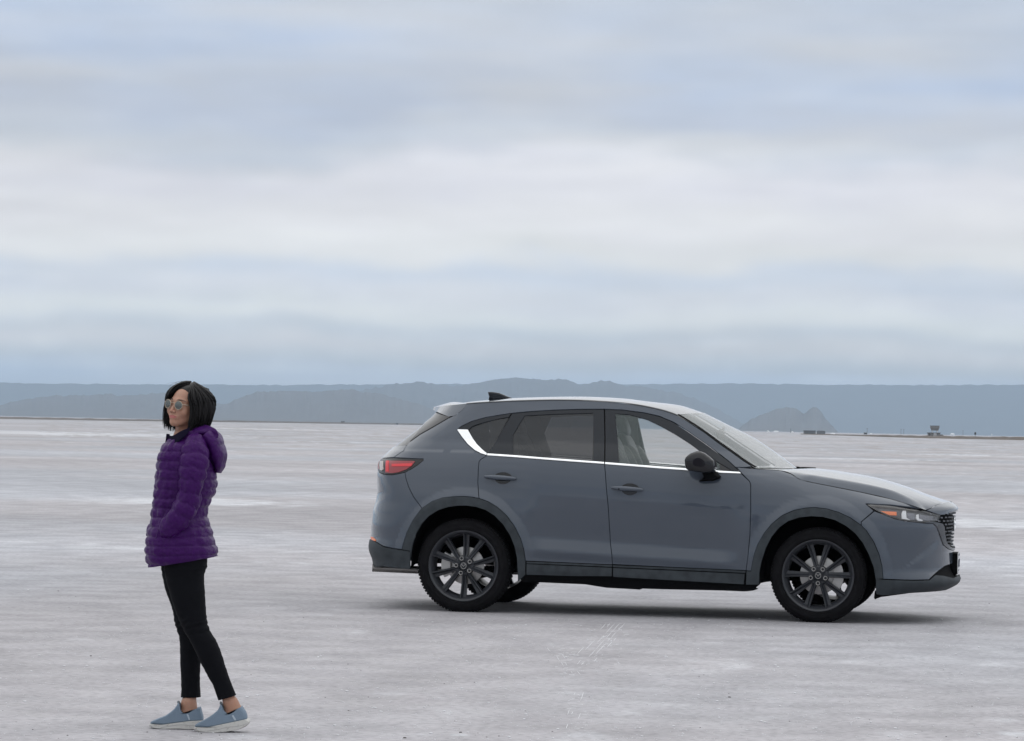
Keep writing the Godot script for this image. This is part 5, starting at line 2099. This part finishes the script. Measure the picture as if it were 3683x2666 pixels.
# ---------------------------------------------------------------- things on the far shore
func far_base(fx: float, fy: float, tall_px: float) -> Array:
	# where a thing whose foot shows at that pixel stands, and metres per pixel there
	var g := on_ground(fx, fy)
	return [g, -g.z / FOC]


func build_far() -> void:
	var brown := mat("brown_mud", 0.12, 0.095, 0.075, 1.0)
	tri_tex(brown, noise_tex(512, 0.03, 4, [[0.0, 0.5, 0.5, 0.5], [0.5, 0.85, 0.85, 0.85], [1.0, 1.3, 1.25, 1.2]], 83), 1.0 / 60.0, true)
	var darkmud := mat("dark_shore_mud", 0.13, 0.115, 0.105, 1.0)
	bank("shore_bank", "low dark shoreline bank along the far edge of the salt", [[-400, 1501, 1493], [0, 1507, 1499], [400, 1514, 1506], [900, 1520, 1513], [1300, 1526, 1520], [1700, 1532, 1527]], darkmud)
	bank("mud_bank", "long brown mud bank running past the lookout hut", [[2880, 1563, 1560], [3060, 1568, 1563], [3200, 1573, 1565], [3350, 1577, 1567], [3500, 1580, 1569], [3683, 1584, 1571], [4200, 1594, 1579]], brown)
	var grey := mat("weathered_timber", 0.17, 0.16, 0.15, 0.9)
	var dark := mat("dark_timber", 0.06, 0.058, 0.055, 0.9)
	var white := mat("white_sheet_metal", 0.78, 0.79, 0.80, 0.5)
	var shade := mat("dull_sheet_metal", 0.10, 0.10, 0.10, 0.7)
	# lookout hut: a flared cabin on posts over a block with a flat roof
	var q := far_base(3362, 1573, 40)
	var k: float = q[1]
	var t := thing("lookout_hut", "small weathered lookout hut with flared top cabin on posts beside the mud bank", "hut", q[0])
	var b := MB.new()
	var rows := []
	for l in [[17.0, 11.0], [26.5, 14.8], [33.5, 15.0]]:
		var w: float = l[1] * k
		var y: float = (l[0] + 7.0) * k
		rows.append(PackedVector3Array([Vector3(-w, y, w), Vector3(w, y, w), Vector3(w, y, -w), Vector3(-w, y, -w)]))
	for i in 2:
		for c in 4:
			b.flat(rows[i][c], rows[i][(c + 1) % 4], rows[i + 1][c], Vector3(0, 28 * k, 0))
			b.flat(rows[i + 1][c], rows[i][(c + 1) % 4], rows[i + 1][(c + 1) % 4], Vector3(0, 28 * k, 0))
	b.fan(rows[0], Vector3(0, 28 * k, 0))
	part("cabin", b, grey, t)
	b = MB.new()
	b.box(Vector3(0, 41.0 * k, 0), Vector3(15.5, 0.6, 15.5) * k)
	part("cabin_roof", b, dark, t)
	for sx in [-9.0, 9.0]:
		for sz in [-9.0, 9.0]:
			b = MB.new()
			b.tube([Vector3(sx * k, 0, sz * k), Vector3(sx * k, 24.5 * k, sz * k)], [0.9 * k], 6)
			part("post", b, white, t)
	b = MB.new()
	b.box(Vector3(-3 * k, 7.5 * k, 0), Vector3(21, 7.5, 14) * k)
	part("base_block", b, grey, t)
	b = MB.new()
	b.box(Vector3(-3 * k, 15.6 * k, 0), Vector3(23.5, 0.9, 16) * k)
	part("base_roof", b, dark, t)
	b = MB.new()
	b.box(Vector3(-21 * k, 7.0 * k, 14.6 * k), Vector3(3, 6.5, 0.6) * k)
	part("doorway", b, dark, t)
	for y in [4.0, 11.5]:
		b = MB.new()
		b.box(Vector3(0, y * k, 14.6 * k), Vector3(5.5, 1.5, 0.6) * k)
		part("window", b, white, t)
	b = MB.new()
	blob(b, Vector3(22 * k, 4.5 * k, 2 * k), Vector3(10, 6, 9) * k, 0.6)
	part("side_shed", b, shade, t)
	# sheds
	q = far_base(2912, 1562, 14)
	k = q[1]
	for w in [[2912, 1562, 21.0, 12.0, "long dark shed with flat roof standing at the edge of the salt", 0], [2953, 1561, 15.0, 9.0, "shorter dark shed with rounded roof beside the long shed", 1]]:
		q = far_base(w[0], w[1], w[3])
		k = q[1]
		t = thing("shed", w[4], "shed", q[0])
		b = MB.new()
		b.box(Vector3(0, w[3] * 0.5 * k, 0), Vector3(w[2], w[3] * 0.5, 9) * k)
		part("wall", b, shade, t)
		b = MB.new()
		if w[5] == 0:
			b.box(Vector3(0, (w[3] + 0.6) * k, 0), Vector3(w[2] + 1.0, 0.6, 10) * k)
		else:
			blob(b, Vector3(0, w[3] * k, 0), Vector3(w[2], 2.5, 9) * k, 0.7)
		part("roof", b, dark, t)
	# white tanks and domes on the plain behind
	var doms := [[3426, 1566, 8.0, 8.0, "largest white dome on the plain to the right of the lookout hut"], [2763, 1555, 4.5, 6.0, "small round white tank left of the sheds"], [2792, 1555, 10.0, 5.5, "low wide white tank left of the sheds"], [2850, 1557, 4.5, 5.0, "small white tank next to the long dark shed"], [2996, 1562, 8.0, 4.5, "low pale tank right of the sheds"], [3134, 1562, 4.0, 4.5, "tiny white tank between the sheds and the lookout hut"], [3568, 1568, 2.6, 8.0, "slim white silo far right of the lookout hut"]]
	for w in doms:
		q = far_base(w[0], w[1], w[3])
		k = q[1]
		t = thing("storage_tank", w[4], "tank", q[0], 0.0, "white tanks and domes on the far plain")
		b = MB.new()
		var pr := []
		for l in [[1.0, 0.0], [1.0, 0.45], [0.86, 0.72], [0.55, 0.93], [0.02, 1.0]]:
			var row := PackedVector3Array()
			for c in 16:
				row.append(Vector3(cos(TAU * c / 16) * l[0] * w[2] * k, l[1] * w[3] * k, sin(TAU * c / 16) * l[0] * w[2] * k))
			pr.append(row)
		b.grid(pr, true)
		part("shell", b, white, t)
		b = MB.new()
		b.tube([Vector3(0, w[3] * 0.97 * k, 0), Vector3(0, w[3] * 1.1 * k, 0)], [w[2] * 0.12 * k], 8)
		part("vent", b, white, t)
	# masts and poles
	for w in [[3119, 1562, 22.0, "pole between the sheds and the lookout hut"], [3241, 1563, 20.0, "left one of two thin poles left of the lookout hut"], [3251, 1563, 19.0, "right one of two thin poles left of the lookout hut"], [3464, 1567, 19.0, "thin mast just right of the white dome"], [2844, 1558, 16.0, "short pole left of the long dark shed"]]:
		q = far_base(w[0], w[1], w[2])
		k = q[1]
		t = thing("utility_pole", w[3], "pole", q[0], 0.0, "poles on the far plain")
		b = MB.new()
		b.tube([Vector3.ZERO, Vector3(0, w[2] * k, 0)], [0.8 * k, 0.5 * k], 6)
		part("pole", b, dark, t)
		b = MB.new()
		b.box(Vector3(0, w[2] * 0.92 * k, 0), Vector3(2.2, 0.4, 0.4) * k)
		part("cross_arm", b, dark, t)
	q = far_base(3508, 1577, 24)
	k = q[1]
	t = thing("warning_sign", "dark sign board on a post standing on the mud bank", "sign", q[0])
	b = MB.new()
	b.tube([Vector3.ZERO, Vector3(0, 22 * k, 0)], [0.7 * k], 6)
	part("post", b, dark, t)
	b = MB.new()
	b.box(Vector3(0, 17.5 * k, 0.8 * k), Vector3(3.2, 4.2, 0.4) * k)
	part("board", b, dark, t)
	for w in [[1233, 1524, 6.5, 9.0, "small dark cabin on the salt edge left of the car roof"], [1428, 1528, 4.0, 6.5, "tiny dark cabin on the salt edge just left of the car tail"], [3113, 1563, 5.5, 7.0, "small dark shelter at the foot of a pole"]]:
		q = far_base(w[0], w[1], w[3])
		k = q[1]
		t = thing("cabin", w[4], "cabin", q[0])
		b = MB.new()
		b.box(Vector3(0, w[3] * 0.42 * k, 0), Vector3(w[2], w[3] * 0.42, w[2]) * k)
		part("wall", b, dark, t)
		b = MB.new()
		var h0: float = w[3] * 0.84 * k
		var h1: float = w[3] * k
		var r: float = (w[2] + 0.5) * k
		for s in [-1.0, 1.0]:
			b.flat(Vector3(-r, h0, r * s), Vector3(r, h0, r * s), Vector3(-r, h1, 0), Vector3(0, h0 - r, 0))
			b.flat(Vector3(r, h0, r * s), Vector3(r, h1, 0), Vector3(-r, h1, 0), Vector3(0, h0 - r, 0))
			b.flat(Vector3(r * s, h0, -r), Vector3(r * s, h0, r), Vector3(r * s, h1, 0), Vector3(0, h0, 0))
		part("roof", b, shade, t)


# ---------------------------------------------------------------- marks in the crust
func build_marks() -> void:
	var salt := mat("white_salt_ridge", 0.66, 0.665, 0.68, 0.9)
	rng.seed = 7
	# tyre prints: short raised ridges of salt in rows
	var prints := [[2178, 2243, 2040, 2392, 6, 17.0, 0.45, "clear tyre print of white salt ridges in front of the car doors"], [1968, 2330, 2040, 2428, 5, 12.0, 0.6, "faint tyre print of white salt ridges beside the clearer print"], [2070, 2490, 2010, 2650, 4, 15.0, 0.72, "broken tyre print of salt ridges nearest to the bare foreground"]]
	for w in prints:
		var b := MB.new()
		for k in w[4]:
			var s := 0.0
			while s < 1.0:
				var run := rng.randf_range(0.05, 0.26)
				if rng.randf() > w[6]:
					var sx: float = k * w[5] + rng.randf_range(-1.5, 1.5)
					var e := minf(1.0, s + run)
					var path := []
					for q in 4:
						var t := lerpf(s, e, q / 3.0)
						path.append(on_ground(lerpf(w[0], w[2], t) + sx + rng.randf_range(-0.8, 0.8), lerpf(w[1], w[3], t), 0.0005))
					b.tube(path, [0.0008, 0.0020, 0.0018, 0.0008], 5, true, 0.5)
				s += run + rng.randf_range(0.01, 0.06)
			for q in 5:
				var fx: float = lerpf(w[0], w[2], rng.randf()) + k * w[5]
				var fy: float = lerpf(w[1], w[3], rng.randf())
				b.tube([on_ground(fx, fy, 0.0005), on_ground(fx + rng.randf_range(6, 20), fy + rng.randf_range(-1.5, 1.5), 0.0005)], [0.0022], 5, true, 0.5)
		var o := part("tyre_print", b, salt, self)
		tag(o, w[7], "tyre print", "", "stuff")
	# loose crumbs and flakes of salt, small dark stones
	var dark := mat("dark_grit", 0.08, 0.075, 0.07, 0.9)
	for kind in 2:
		var mm := MultiMesh.new()
		mm.transform_format = MultiMesh.TRANSFORM_3D
		var b := MB.new()
		blob(b, Vector3.ZERO, Vector3(1, 0.5, 1), 0.8, Basis(), 7, 4)
		mm.mesh = b.mesh(salt if kind == 0 else dark)
		var n := 5200 if kind == 0 else 150
		mm.instance_count = n
		for i in n:
			var p: Vector3
			if kind == 0 and i % 3 > 0:
				# crumbs lie together in drifts
				var c := Vector2(rng.randf_range(0, PW), rng.randf_range(2230, 2650))
				p = on_ground(c.x, c.y)
				p += Vector3(rng.randfn(0, 0.2), 0, rng.randfn(0, 0.5))
			else:
				p = on_ground(rng.randf_range(-200, PW + 200), lerpf(2660, 1700, pow(rng.randf(), 1.6)))
			var r := rng.randf_range(0.0015, 0.005) * (1.0 if rng.randf() < 0.93 else 2.0) * (1.0 if kind == 0 else 0.9)
			mm.set_instance_transform(i, Transform3D(Basis(Vector3.UP, rng.randf() * TAU).scaled(Vector3(r, r * 0.8, r * rng.randf_range(0.6, 1.6))), p + Vector3(0, r * 0.2, 0)))
		var o := MultiMeshInstance3D.new()
		o.name = "salt_crumbs" if kind == 0 else "grit"
		o.multimesh = mm
		add_child(o)
		tag(o, "white crumbs of salt strewn over the crust" if kind == 0 else "dark specks of grit scattered on the salt crust", "salt" if kind == 0 else "grit", "", "stuff")


func _ready() -> void:
	build_camera()
	build_sky()
	build_ground()
	build_hills()
	build_car()
	build_woman()
	build_far()
	build_marks()
